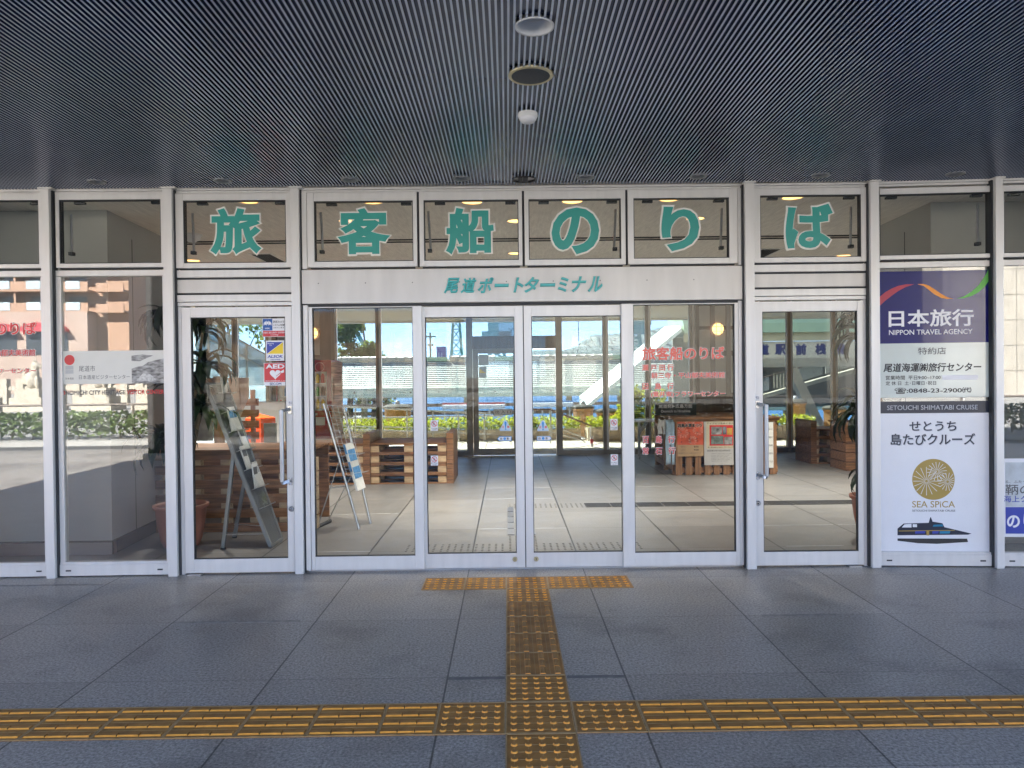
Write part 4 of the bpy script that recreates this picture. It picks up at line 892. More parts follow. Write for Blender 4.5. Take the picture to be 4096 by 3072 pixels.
plant(3.38, 6.70, 'tall dracaena just behind the right edge of the right glass door', 5, [(3.30, 6.60, 2.08, .44, 34), (3.18, 6.52, 1.86, .36, 28), (3.42, 6.60, 1.60, .36, 22), (3.18, 6.50, 1.20, .44, 36), (3.24, 6.50, .62, .34, 10)])
# leaflet rack, seen nearly edge on
t = thing('leaflet_rack', (-2.3, 6.7, 0), 'grey A-frame leaflet rack with clear pockets behind the left glass door', 'leaflet rack')
A = Vector((-2.115, 6.50, .02)); B_ = Vector((-2.110, 6.80, .02)); TA = Vector((-2.685, 6.55, 1.46)); TB_ = Vector((-2.62, 6.86, 1.46))
fr = MB(); fr.bar(A, TA, .030, .028).bar(B_, TB_, .026, .028).bar(A, B_, .026, .026).bar(TA, TB_, .026, .026).build('frame', RACK, t)
up = (TA-A).normalized(); acr = (B_-A).normalized(); nrm = Vector((up.z, 0, -up.x)).normalized()
pn = MB(); q = [A+acr*.02+nrm*.004, B_-acr*.02+nrm*.004, TB_-acr*.02+nrm*.004, TA+acr*.02+nrm*.004]
pn.add([p-nrm*.004 for p in q]+[p+nrm*.004 for p in q], [(0, 1, 2, 3), (7, 6, 5, 4), (0, 4, 5, 1), (1, 5, 6, 2), (2, 6, 7, 3), (3, 7, 4, 0)]).build('panel', RACKD, t)
for lx, ly, lz in ((-2.53, 6.49, 0), (-2.60, 6.95, 0)):
    j = A+(TA-A)*.57 if ly < 6.7 else B_+(TB_-B_)*.57
    l = MB().bar((lx, ly, .015), j, .030, .026).build('leg', RACK, t); MB().box(lx-.018, lx+.018, ly-.015, ly+.015, 0, .015).build('foot', DARK, l)
MB().tube((-2.53, 6.49, .13), (-2.145, 6.50, .13), .004, 6).tube((-2.60, 6.95, .13), (-2.14, 6.80, .13), .004, 6).build('stay_wire', STEEL, t)
rk = random.Random(11)
for i in range(7):
    s = .22+i*.118
    a = A+(TA-A)*s+nrm*.012; b = B_+(TB_-B_)*s+nrm*.012
    a2, b2 = a+acr*.02, b-acr*.02
    out = nrm*.05
    pk = MB(); hgt = up*.17
    pk.add([a2+out, b2+out, b2+out+hgt*.7+nrm*.02, a2+out+hgt*.7+nrm*.02], [(0, 1, 2, 3)]).add([a2, b2, b2+out, a2+out], [(0, 1, 2, 3)]).add([a2, a2+out, a2+out+hgt*.7+nrm*.02, a2+hgt*.7], [(0, 1, 2, 3)]).build('pocket', ACRYL, t)
    MB().tube(a2+out*.2, a2+out*1.1, .004, 6).tube(a2+out*1.1, b2+out*1.1, .004, 6).tube(b2+out*1.1, b2+out*.2, .004, 6).build('pocket_wire', STEEL, t)
    if i == 0: continue
    for c in range(2):
        if rk.random() < .35: continue
        k0 = a2+acr*(.01+c*.13)+out*.6; w = acr*.115; hh = up*rk.uniform(.18, .24)+nrm*rk.uniform(.0, .06)
        lm = MB(); lm.add([k0, k0+w, k0+w+hh, k0+hh, k0+nrm*.01, k0+w+nrm*.01, k0+w+hh+nrm*.008, k0+hh+nrm*.008], [(0, 3, 2, 1), (4, 5, 6, 7), (0, 1, 5, 4), (1, 2, 6, 5), (2, 3, 7, 6), (3, 0, 4, 7)])
        lf_ = lm.build('leaflet_stack', PAPER, t)
        p0 = k0+hh*.55+nrm*.0095
        MB().add([p0+w*.1, p0+w*.9, p0+w*.9+hh*.3+nrm*.001, p0+w*.1+hh*.3+nrm*.001], [(0, 1, 2, 3)]).build('printed_panel', [PBLUE, DGREYI, GREYI][rk.randrange(3)], lf_)
tag(MB().box(-2.66, -2.53, 8.0, 8.04, 0, 1.02).build('grey_board', RACK), 'narrow upright grey board standing behind the leaflet rack', 'board')
# wire easel rack
t = thing('wire_rack', (-1.65, 7.4, 0), 'folding silver wire rack with blue leaflets behind the pane left of the sliding doors', 'leaflet rack')
e1, e2 = Vector((-1.49, 7.28, 0)), Vector((-1.43, 7.56, 0)); h1, h2 = Vector((-1.83, 7.30, 1.25)), Vector((-1.70, 7.60, 1.22))
for p, q in ((e1, h1), (e2, h2)): MB().tube(p, q, .013, 8).build('leg', STEEL, t)
MB().tube((-1.93, 7.28, .018), (-1.86, 7.64, .018), .018, 10).build('foot_bar', DARK, t)
MB().tube((-1.915, 7.33, .02), e1+(h1-e1)*.55, .006, 6).tube((-1.875, 7.58, .02), e2+(h2-e2)*.50, .006, 6).tube((-1.80, 7.36, .40), e2+(h2-e2)*.33, .006, 6).build('brace', STEEL, t)
gr = MB(); g0 = e1+(h1-e1)*.42; g1 = e2+(h2-e2)*.42; gt0 = e1+(h1-e1)*.98; gt1 = e2+(h2-e2)*.98; o_ = Vector((.03, 0, .01))
for i in range(12):
    a = g0+(gt0-g0)*i/11+o_; b = g1+(gt1-g1)*i/11+o_; gr.tube(a, b, .0025, 5)
    if i % 3 == 0: gr.tube(a, a+Vector((.07, 0, .02)), .0025, 5); gr.tube(b, b+Vector((.07, 0, .02)), .0025, 5); gr.tube(a+Vector((.07, 0, .02)), b+Vector((.07, 0, .02)), .0025, 5)
for i in range(5):
    a = g0+(g1-g0)*i/4+o_; b = gt0+(gt1-gt0)*i/4+o_; gr.tube(a, b, .0025, 5)
gr.build('wire_grid', STEEL, t)
for i, (s, m_) in enumerate(((.44, PAPER), (.30, PAPER))):
    c = e1+(h1-e1)*s+Vector((.09, .03, 0)); u_ = (h1-e1).normalized()
    lf_ = MB().add([c, c+Vector((.03, .24, 0)), c+Vector((.03, .24, 0))+u_*.30, c+u_*.30, c+Vector((-.02, 0, 0)), c+Vector((.01, .24, 0)), c+Vector((.01, .24, 0))+u_*.30, c+u_*.30+Vector((-.02, 0, 0))], [(0, 1, 2, 3), (7, 6, 5, 4), (0, 4, 5, 1), (1, 5, 6, 2), (2, 6, 7, 3), (3, 7, 4, 0)]).build('leaflet_stack', m_, t)
    c2 = c+Vector((.002, 0, 0))-Vector((0, .0015, 0)); MB().add([c2+u_*.20-Vector((0, .001, 0)), c2+Vector((-.022, 0, 0))+u_*.20, c2+Vector((-.022, 0, 0))+u_*.30, c2+u_*.30], [(0, 1, 2, 3)]).build('printed_panel', PBLUE, lf_)
    MB().add([c+Vector((.003, .02, 0))+u_*.12, c+Vector((.031, .22, 0))+u_*.12, c+Vector((.031, .22, 0))+u_*.24, c+Vector((.003, .02, 0))+u_*.24], [(0, 1, 2, 3)]).build('printed_panel', PBLUE, lf_)
# long pallet bench
t = thing('pallet_bench', (-2.7, 7.4, 0), 'long brown bench of upright pallets behind the leaflet rack', 'bench')
mb = MB(); bl = MB()
for i in range(6):
    z = .005+i*.142; mb.box(-3.46, -1.93, 7.20, 7.222, z, z+.085)
    if i < 5:
        for k in range(6): bl.box(-3.40+k*.285, -3.31+k*.285, 7.224, 7.30, z+.02, z+.150)
mb.build('boards', PALLET, t); bl.build('blocks', BLOCK, t)
sl_ = MB()
for k in range(7): sl_.box(-3.46, -1.93, 7.205+k*.115, 7.205+k*.115+.09, .792, .812)
sl_.box(-3.44, -1.95, 7.96, 7.98, .0, .79); sl_.build('seat_slats', PALLET, t)
# upright pallet display
t = thing('pallet_display', (-3.4, 8.5, 0), 'upright pallet display with a dark boat poster behind the left dracaena', 'display stand')
mb = MB().box(-3.38, -3.28, 8.45, 8.53, 0, 1.54).box(-4.0, -3.9, 8.45, 8.53, 0, 1.54).box(-3.9, -3.38, 8.46, 8.50, 1.44, 1.52); mb.build('posts', PALLETV, t)
mb = MB()
for i in range(10): mb.box(-3.27, -2.92, 8.60+.004*(i % 2), 8.625+.004*(i % 2), .02+i*.130, .105+i*.130)
mb.box(-3.22, -3.17, 8.63, 8.66, 0, 1.38).box(-3.02, -2.97, 8.63, 8.66, 0, 1.38).build('side_slats', PALLETR, t)
MB().box(-3.89, -3.39, 8.44, 8.448, .80, 1.44).build('poster', mat('boat_print', (.14, .14, .14), .4, 0, .9, 5), t)
MB().add([(-3.26, 8.59, 1.30), (-3.02, 8.59, 1.30), (-3.02, 8.59, 1.52), (-3.26, 8.59, 1.52), (-3.14, 8.585, 1.02)], [(0, 4, 1), (0, 1, 2, 3)]).build('cloth', mat('faded_cloth', (.55, .40, .33), .8, 0, .2, 12), t)
# orange box
t = thing('orange_box', (-3.22, 9.5, 0), 'bright orange pointed box behind the leaflet rack', 'box')
MB().plan([(-3.36, 9.4), (-3.16, 9.4), (-3.02, 9.55), (-3.16, 9.75), (-3.36, 9.75)], .55, 1.0).build('body', mat('orange_plastic', (.80, .09, .02), .45), t)
MB().add([(-3.36, 9.4, 1.0), (-3.16, 9.4, 1.0), (-3.02, 9.55, 1.0), (-3.16, 9.75, 1.0), (-3.36, 9.75, 1.0), (-3.26, 9.58, 1.06)], [(0, 1, 5), (1, 2, 5), (2, 3, 5), (3, 4, 5), (4, 0, 5)]).build('lid', mat('orange_plastic', (.80, .09, .02), .45), t)
MB().box(-3.34, -3.05, 9.45, 9.72, 0, .55).build('stand', RACKD, t)
# vending machine
t = thing('vending_machine', (-3.5, 12.9, 0), 'red drinks vending machine beside the far glass wall', 'vending machine')
MB().box(-3.98, -3.02, 12.62, 13.3, .02, 1.82).build('cabinet', REDM, t, bevel=.02)
w = MB().box(-3.94, -3.10, 12.60, 12.618, .95, 1.62).build('display_window', mat('vending_display', (.62, .55, .50), .2, 0, .4, 14), t)
dr = random.Random(2)
for r in range(3):
    MB().box(-3.93, -3.11, 12.585, 12.60, .97+r*.22, .985+r*.22).build('shelf', SHEETW, w)
    for k in range(9): MB().lathe([(.030, 0), (.030, .12), (.015, .15), (.015, .16)], (-3.88+k*.09, 12.575, .986+r*.22), 10).build('drink_bottle', [RED, PBLUE, YELL, GREEN, SHEETW, BROWN][dr.randrange(6)], w)
for x0, x1, z0, z1, m_ in ((-3.30, -3.14, .70, .84, PAPER), (-3.52, -3.40, .68, .82, PAPER), (-3.60, -3.36, .22, .40, DARK), (-3.90, -3.70, .70, .88, SHEETW)): MB().box(x0, x1, 12.612, 12.62, z0, z1).build('panel', m_, t)
ring = MB(); n = 24
vs = [(-3.22+rr*math.cos(2*math.pi*i/n), 12.614, 1.70+rr*math.sin(2*math.pi*i/n)) for rr in (.085, .07) for i in range(n)]
ring.add(vs, [(i, (i+1) % n, n+(i+1) % n, n+i) for i in range(n)]).build('ring_emblem', mat('pink_print', (.6, .25, .25), .5), t)
letters('QR', -3.34, -3.26, .86, .91, 12.62, .003, SHEETW, 'lettering', t, .02)
tag(MB().box(-2.97, -2.79, 12.4, 12.44, .35, 1.78).build('striped_banner', mat('striped_banner_print', (.62, .42, .36), .6, 0, .55, 5, stretch=(1, 1, 6))), 'tall pink and white striped banner beside the vending machine', 'banner')
t = thing('sanitiser_counter', (-3.3, 11.6, 0), 'white cabinet with red labels partly hidden behind the left glass door stickers', 'cabinet')
MB().box(-4.30, -3.40, 11.2, 11.7, 0, 1.15).build('cabinet', SHEETW, t, bevel=.01); MB().box(-4.2, -3.98, 11.19, 11.198, .75, 1.05).build('label', PAPER, t); MB().box(-4.2, -3.98, 11.188, 11.197, .70, .75).build('label', RED, t)
# stacked pallet benches
def stack(x0, x1, y0, y1, n, lab, arms, name='pallet_bench'):
    t = thing(name, ((x0+x1)/2, (y0+y1)/2, 0), lab, 'bench', 'stacked pallet benches')
    sl = MB(); bl = MB(); h = .58/n
    for i in range(n):
        z = i*h
        nb = 6
        for k in range(nb):
            ya = y0+(y1-y0-.11)*k/(nb-1)
            sl.box(x0, x1, ya, ya+.11, z+h-.022, z+h-.002)
        for ya in (y0, (y0+y1)/2-.05, y1-.10): sl.box(x0, x1, ya, ya+.10, z+.001, z+.018)
        for xa in (x0, (x0+x1)/2-.06, x1-.12):
            sl.box(xa, xa+.12, y0+.002, y1-.002, z+h-.043, z+h-.0225)
            for ya in (y0+.004, (y0+y1)/2-.06, y1-.124): bl.box(xa, xa+.12, ya, ya+.12, z+.0185, z+h-.0435)
    sl.build('slats', PALLET, t); bl.build('blocks', BLOCK, t)
    for xa in arms:
        a = MB()
        for i in range(5): a.box(xa, xa+.095, y0-.012, y1, .003+i*.143, .003+i*.143+.139)
        a.build('arm', PALLET, t)
stack(-3.30, -2.05, 10.35, 11.25, 4, 'stacked pallet bench in front of the vending machine', (-2.045,))
stack(-1.945, -.875, 10.35, 11.25, 4, 'stacked pallet bench with end arms nearest the sliding doors', (-.870,))
stack(5.02, 5.75, 12.1, 12.75, 4, 'grey brown open pallet shelf by the far glass seen through the right glass door', (5.005,), 'pallet_shelf')
t = thing('pallet_planter', (5.75, 11.4, 0), 'slatted pallet box in front of the open pallet shelf at the right', 'box')
mb = MB()
for i in range(5): mb.box(5.15, 6.6, 11.15, 11.17, .005+i*.145, .135+i*.145).box(5.15, 5.17, 11.172, 11.7, .005+i*.145, .135+i*.145)
mb.box(5.19, 6.58, 11.70, 11.72, 0, .70).build('slats', PALLET, t); MB().box(5.14, 6.62, 11.14, 11.74, .725, .75).build('lid', PALLET, t)
# counter with posters
t = thing('pallet_counter', (3.25, 11.6, 0), 'pallet wood counter with posters on its front behind the pane right of the sliding doors', 'counter')
mb = MB()
for k in range(11): mb.box(2.50+k*.140, 2.50+k*.140+(.100 if k % 2 else .088), 10.90, 10.922, .005, .80)
mb.box(2.49, 2.515, 10.88, 10.899, 0, .80).build('front_planks', PALLETV, t)
MB().box(2.50, 4.02, 10.924, 10.95, .03, .12).box(2.50, 4.02, 10.924, 10.95, .68, .79).box(2.50, 4.02, 12.30, 12.33, 0, .80).box(3.99, 4.02, 10.95, 12.30, 0, .80).build('carcass', PALLET, t)
mb = MB()
for k in range(10): mb.box(2.44, 4.06, 10.86+k*.155, 10.86+k*.155+.125, .835, .858)
mb.box(2.46, 4.04, 10.88, 10.92, .80, .834).box(2.46, 4.04, 12.28, 12.33, .80, .834).build('top_slats', PALLET, t)
mb = MB()
for y in (10.96, 11.55, 12.22): mb.box(2.46, 2.52, y, y+.08, 0, .80)
mb.box(2.47, 2.50, 10.96, 12.3, .60, .69).box(2.47, 2.50, 10.96, 12.3, .06, .14).build('side_frame', PALLETV, t)
MB().box(2.55, 3.9, 11.2, 12.2, .30, .32).build('shelf', PALLET, t)
P = thing('festival_poster', (2.70, 10.89, .29), 'red orange festival poster with white fireworks on the pallet counter', 'poster')
y = 10.885
MB().box(2.492, 2.905, y, y+.004, .285, .862).build('sheet', mat('poster_tan', (.46, .30, .16), .5, 0, .05), P)
MB().box(2.495, 2.902, y-.002, y-.0005, .455, .859).build('red_field', mat('festival_red', (.60, .10, .05), .5, 0, .35, 6), P)
fw = MB(); fr_ = random.Random(4)
for cx, cz, rr in ((2.60, .64, .09), (2.82, .67, .08), (2.74, .52, .07), (2.70, .82, .08)):
    for k in range(20):
        a = 2*math.pi*k/20+fr_.random()*.2; r0 = rr*.25; r1 = rr*fr_.uniform(.8, 1.05); c_, s_ = math.cos(a), math.sin(a)
        z1 = cz+s_*r1
        if z1 > .855 or z1 < .46: continue
        fw.add([(cx+c_*r0, y-.0035, cz+s_*r0), (cx+c_*r1-s_*.003, y-.0035, cz+s_*r1+c_*.003), (cx+c_*r1+s_*.003, y-.0035, cz+s_*r1-c_*.003)], [(0, 1, 2)])
fw.build('fireworks', mat('pink_white', (.75, .50, .38), .5), P)
letters('因島水軍まつり', 2.515, 2.885, .715, .775, y, .004, mat('pink_white', (.75, .50, .38), .5), 'outline', P, .085)
letters('因島水軍まつり', 2.520, 2.880, .718, .772, y, .008, INK, 'lettering', P, .045)
letters('2025', 2.66, 2.74, .695, .709, y, .004, INK, 'lettering', P, .01)
for s_, x, z in (('ト', 2.575, .645), ('ン', 2.585, .60), ('ト', 2.70, .635), ('ン', 2.70, .595), ('ト', 2.70, .55), ('コ', 2.70, .50), ('ト', 2.815, .64), ('ン', 2.815, .60), ('ト', 2.81, .55), ('コ', 2.81, .51), ('ン', 2.58, .55), ('ト', 2.58, .50)):
    letters(s_, x-.012, x+.014, z-.014, z+.014, y, .0042, INK, 'lettering', P, .02)
letters('8/30', 2.760, 2.830, .415, .440, y, .001, INK, 'lettering', P, .02); letters('9/20', 2.760, 2.830, .368, .393, y, .001, INK, 'lettering', P, .02)
letters('島まつり', 2.57, 2.63, .420, .435, y, .001, INK, 'lettering', P, .01); letters('火まつり', 2.57, 2.63, .373, .388, y, .001, INK, 'lettering', P, .01)
letters('会場 因島アメニティ公園しまなみビーチ', 2.515, 2.865, .325, .342, y, .001, DGREYI, 'lettering', P, .008)
P = thing('exhibition_poster', (3.18, 10.89, .15), 'white exhibition poster with photo blocks on red, right of the festival poster', 'poster')
MB().box(2.915, 3.43, y-.001, y+.003, .15, .855).build('sheet', mat('poster_grey', (.48, .47, .46), .5, 0, .04), P)
MB().box(2.945, 3.40, y-.003, y-.0015, .395, .80).build('cream_field', mat('poster_cream', (.58, .52, .38), .5, 0, .04), P)
MB().box(2.995, 3.345, y-.005, y-.0035, .44, .745).build('red_field', RED, P)
for b, m_ in (((3.02, 3.18, .605, .72), mat('photo_grey', (.22, .22, .22), .5, 0, .9, 16)), ((3.19, 3.245, .605, .72), mat('photo_slate', (.16, .18, .21), .5, 0, .5, 16)), ((3.255, 3.33, .60, .70), mat('photo_amber', (.60, .34, .07), .5, 0, .3, 16)), ((3.015, 3.20, .46, .585), mat('photo_green', (.13, .17, .16), .5, 0, .8, 14)), ((3.21, 3.33, .455, .57), mat('photo_grey', (.22, .22, .22), .5, 0, .9, 16))):
    MB().box(b[0], b[1], y-.0075, y-.0055, b[2], b[3]).build('photo', m_, P)
letters('アイズピリをめぐる人々', 2.955, 3.39, .757, .785, y, .0036, INK, 'lettering', P, .008)
letters('第一章 画家と出会い 共に歩んだ時代', 2.965, 3.385, .408, .425, y, .0036, INK, 'lettering', P, .004)
letters('2025年3月14日-8月30日', 2.955, 3.30, .352, .378, y, .0016, INK, 'lettering', P, .008)
for i in range(6): letters('開催時間 入館料 休館日 主催 後援', 3.02, 3.02+.30-.03*(i % 3), .315-i*.022, .324-i*.022, y, .0016, DGREYI, 'lettering', P, .0)
P = thing('notice_sheet', (3.90, 10.86, .10), 'small white notice on the right end of the pallet counter', 'notice')
MB().box(3.845, 3.945, 10.885, 10.888, .10, .78).build('sheet', PAPER, P)
for i in range(5): letters(['お知らせ', '営業案内', '時刻表', '運賃表', 'のりば'][i], 3.855, 3.935, .66-i*.12, .69-i*.12, 10.885, .0006, DGREYI, 'lettering', P, .006)
def cloth(x0, x1, z0, z1, yb, m, name, lab, split):
    mb = MB(); nx, nz = 10, 14; vs = []
    for j in range(nz+1):
        for i in range(nx+1):
            u, v = i/nx, j/nz; flare = 1+.10*v
            xc = (x0+x1)/2; x = xc+(x0+(x1-x0)*u-xc)*flare+(.006*math.sin(v*9))
            vs.append((x, yb-.012*math.sin(u*9+v*2)-.01*v, z1+(z0-z1)*v-(.02*abs(u-.5) if v == 1 else 0)))
    fs = [(j*(nx+1)+i, j*(nx+1)+i+1, (j+1)*(nx+1)+i+1, (j+1)*(nx+1)+i) for j in range(nz) for i in range(nx) if not (i == nx//2 and j > nz*split)]
    mb.add(vs, fs, 0, True); o = mb.build(name, m); sm = o.modifiers.new('cloth_thickness', 'SOLIDIFY'); sm.thickness = .006
    return tag(o, lab, 'garment')
cloth(2.235, 2.355, .62, .84, 10.93, mat('white_cotton', (.60, .60, .58), .8, 0, .12, 25), 'white_garment', 'short white garment hanging at the left corner of the pallet counter', .45)
cloth(2.345, 2.475, .17, .83, 10.90, mat('pale_blue_cotton', (.36, .48, .58), .8, 0, .15, 18), 'blue_trousers', 'long pale blue trousers hanging beside the festival poster', .5)
MB_ = MB().tube((2.18, 10.93, .835), (2.50, 10.93, .835), .008, 8); tag(MB_.build('hanging_rail', BROWN), 'short dark rail carrying the white garment and the blue trousers', 'rail')
P = thing('destination_board', (2.66, 11.6, .86), 'black destination board with white lettering standing on the pallet counter', 'sign')
MB().box(2.33, 2.98, 11.58, 11.61, .859, 1.055).build('board', mat('black_board', (.012, .02, .022), .35), P)
letters('尾道発▶広島方面', 2.385, 2.915, .972, 1.034, 11.58, .0006, SHEETW, 'lettering', P, .016)
letters('Onomichi to Hiroshima', 2.42, 2.885, .905, .948, 11.58, .0006, SHEETW, 'lettering', P, .014)
t = thing('folding_table', (2.55, 13.4, 0), 'folding table with white top and steel legs left of the pallet counter', 'table')
MB().box(2.30, 3.2, 13.1, 13.65, .66, .69).build('tabletop', SHEETW, t, bevel=.004)
for x, y_ in ((2.36, 13.16), (2.42, 13.58), (3.12, 13.16), (3.12, 13.58)):
    MB().bar((x, y_, 0), (x, y_, .66), .03, .03).bar((x, y_, .45), (x+.16 if x < 3 else x-.16, y_, .65), .02, .02).build('leg', RACK, t)
# concrete pier with round wall lamps at both sides of the far wall
for i, x in enumerate((-3.68, 4.0)):
    t = thing('wall_lamp', (x, 13.84, 2.2), ['round amber wall lamp at the far left beside the vending machine', 'round amber wall lamp behind the red boarding lettering'][i], 'wall lamp', 'round amber wall lamps')
    MB().lathe([(.125, .0), (.125, -.02), (.108, -.03)], (x, 13.93, 2.36), 32, 0, 'Y', cap=False).build('rim', SHEETW, t)
    MB().lathe([(.108, -.03), (.09, -.065), (.05, -.085), (.001, -.09)], (x, 13.93, 2.36), 32, 0, 'Y', cap=False).build('globe', LAMPON, t)
    m = MB()
    for k in (-.045, .045): m.box(x+k-.004, x+k+.004, 13.838, 13.842, 2.25, 2.47).box(x-.11, x+.11, 13.838, 13.842, 2.36+k-.004, 2.36+k+.004)
    m.build('guard_bars', BROWN, t)
# ------------------------------------------------------------------ sea side: deck, planters, rails
def quads(mb, rnd, n, fn, size, mi=0, nm=1):
    for _ in range(n):
        c = fn()
        if c is None: continue
        nv = Vector((rnd.gauss(0, 1), rnd.gauss(0, 1), rnd.gauss(.5, 1))).normalized(); u = nv.orthogonal().normalized()
        u = Matrix.Rotation(rnd.uniform(0, 6.28), 3, nv) @ u; l = size*rnd.uniform(.6, 1.3)
        mb.leaf(c, nv, u, l, l*rnd.uniform(.45, .7), mi if nm == 1 else rnd.randrange(nm))
def planter(x0, x1, y0, y1, h, top, lab, leaves, seed):
    t = thing('planter', ((x0+x1)/2, y0, 0), lab, 'planter', 'wood clad planters along the quay')
    mb = MB(); n = int((x1-x0)/.115)
    for i in range(n): mb.box(x0+i*(x1-x0)/n, x0+(i+1)*(x1-x0)/n-.008, y0, y0+.02, .0, h)
    mb.box(x0, x1, y0+.022, y1, -.05, h-.02); mb.build('cladding', PLANT, t)
    MB().box(x0-.01, x1+.01, y0-.015, y0+.05, h, h+.025).build('coping', BEIGE, t)
    r = random.Random(seed); lv = MB()
    quads(lv, r, leaves, lambda: (r.uniform(x0, x1), r.uniform(y0+.02, y1), h+r.random()**.7*(top-h)*(.8+.3*math.sin(r.uniform(0, 9)))), .085, 0)
    lv.build('hedge_plants', LEAFY, t)
planter(-4.6, 1.75, 17.55, 18.15, .22, .50, 'long wood clad planter with bright low hedge behind the sea side glass', 4200, 1)
planter(1.85, 7.2, 17.0, 17.7, .28, .52, 'taller wood clad planter with bright hedge right of the sea side doors', 3600, 2)
def shrub(x, y, z, rx, rz, n, lab, seed):
    t = thing('shrub', (x, y, z), lab, 'shrub'); r = random.Random(seed); lv = MB(); st = MB()
    for k in range(7):
        a = r.uniform(0, 6.28); st.tube((x, y, z), (x+rx*.7*math.cos(a), y+rx*.5*math.sin(a), z+rz*r.uniform(.6, 1.0)), .012, 5, 0, .005)
    cl = [(x+r.uniform(-rx, rx)*.75, y+r.uniform(-rx, rx)*.4, z+rz*r.uniform(.15, .9), r.uniform(.12, .24)) for _ in range(16)]
    def fn():
        c = r.choice(cl); v = Vector((r.gauss(0, 1), r.gauss(0, 1), r.gauss(0, 1))).normalized()*c[3]*r.uniform(.5, 1); return (c[0]+v.x, c[1]+v.y, c[2]+v.z)
    quads(lv, r, n, fn, .085); st.build('stem', BARK, t); lv.build('foliage', LEAFY, t)
shrub(3.15, 17.35, .26, .55, 1.0, 2600, 'bright leafy shrub in the taller planter left of the concrete and the counter', 5)
shrub(.35, 18.0, .22, .30, .34, 500, 'small spiky bright plant in the hedge behind the way out plate', 6)
t = thing('handrail', (-2.2, 17.1, 0), 'white pipe handrail with sloping rails in front of the low hedge', 'handrail')
mb = MB()
for x in (-3.55, -2.95, -2.35, -1.75, -1.15, -.55): mb.tube((x, 17.1, -.01), (x, 17.1, .80-(x+3.55)*.055), .018, 8)
mb.build('post', PIPE, t)
MB().tube((-4.1, 17.1, .86), (-.4, 17.1, .64), .020, 8).tube((-4.1, 17.1, .34), (-.4, 17.1, .16), .014, 8).build('sloping_rail', PIPE, t)
MB().tube((-4.1, 17.3, .56), (-.1, 17.3, .585), .020, 8).tube((-4.1, 17.3, .50-.12), (-1.4, 17.3, .30), .014, 8).build('level_rail', PIPE, t)
t = thing('handrail', (1.2, 16.6, 0), 'brown topped handrail running down to the right behind the sea side doors', 'handrail')
MB().tube((.45, 16.4, .76), (.95, 16.4, .76), .022, 8).tube((.95, 16.4, .76), (1.92, 16.9, .34), .022, 8).build('top_rail', RAILB, t)
for x, y_, z in ((.47, 16.4, .76), (.95, 16.4, .75), (1.90, 16.9, .36)): MB().tube((x, y_, -.02), (x, y_, z), .017, 8).build('post', PIPE, t)
MB().tube((.95, 16.42, .40), (1.90, 16.9, .02), .012, 6).tube((.95, 16.42, .26), (1.75, 16.8, .0), .012, 6).build('lower_rail', PIPE, t)
for i, x in enumerate((1.78, 2.06)):
    t = thing('barrier_post', (x, 15.6, 0), ['short red and white hoop post nearest the right sea side door post', 'red and white hoop post just right of the shorter one'][i], 'bollard')
    MB().tube((x, 15.6, -.02), (x, 15.6, .22+.06*i), .030, 10).build('post', SHEETW, t); MB().lathe([(.034, 0), (.034, .09)], (x, 15.6, .06), 12).build('red_band', RED, t)
def pier(x, y, r, z, lab):
    t = thing('quay_pillar', (x, y, -.07), lab, 'pillar', 'ochre pillars on the quay edge')
    mb = MB(); mb.lathe([(r*1.06, 0), (r*1.06, .12), (r, .14), (r, z-.06), (r*1.10, z-.03), (r*1.10, z), (.001, z+.01)], (x, y, -.07), 8, smooth=False, cap=False); mb.build('shaft', OCHRE, t)
    MB().lathe([(r*1.14, z-.012), (r*1.14, z+.03), (r*.8, z+.075), (.001, z+.10)], (x, y, -.07), 8, smooth=False, cap=False).build('capital', mat('mossy_stone', (.13, .11, .075), .9, 0, .3, 9), t)
    MB().lathe([(.05, z+.08), (.065, z+.12), (.05, z+.165), (.001, z+.18)], (x, y, -.07), 14, cap=False).build('finial', SHEETW, t)
pier(-2.85, 19.0, .34, .80, 'ochre quay pillar standing above the hedge left of the sliding doors')
pier(1.95, 19.0, .26, .74, 'ochre quay pillar standing behind the right sea side door post, on the left')
pier(2.50, 18.4, .27, .66, 'ochre quay pillar in front of its neighbour right of the sea side doors')
pier(7.4, 18.8, .25, .82, 'ochre quay pillar left of the slanting steel post seen through the right glass door')
pier(8.30, 18.6, .27, .66, 'ochre quay pillar right of the slanting steel post seen through the right glass door')
# glazed stair balustrade at the left
t = thing('stair_balustrade', (-6.2, 17.0, 0), 'stair balustrade with frosted glass panels and pale rails falling to the right', 'balustrade')
def stairline(z0, z1): return (-8.6, 17.0, z0), (-5.15, 17.0, z1)
for k, (z0, z1, r_) in enumerate(((3.78, 1.83, .045), (3.36, 1.52, .06))): MB().bar(*stairline(z0, z1), .03, r_*2).build('rail', PIPE, t)
for i in range(4):
    xa, xb = -8.6+i*.87, -8.6+i*.87+.82
    za = lambda x: 3.30-(x+8.6)/3.45*1.85
    zb = lambda x: 1.98-(x+8.6)/3.45*1.62
    MB().prism([(xa, zb(xa)), (xb, zb(xb)), (xb, za(xb)+.40), (xa, za(xa)+.42)], 16.992, 17.008).build('glass_panel', FROST, t)
    MB().bar((xb+.02, 17.0, zb(xb)-.1), (xb+.02, 17.0, za(xb)+.40), .04, .05).build('post', PIPE, t)
MB().prism([(-8.6, 1.60), (-5.15, 0), (-5.15, .34), (-8.6, 1.95)], 16.9, 17.1).build('stringer', BEIGE, t)
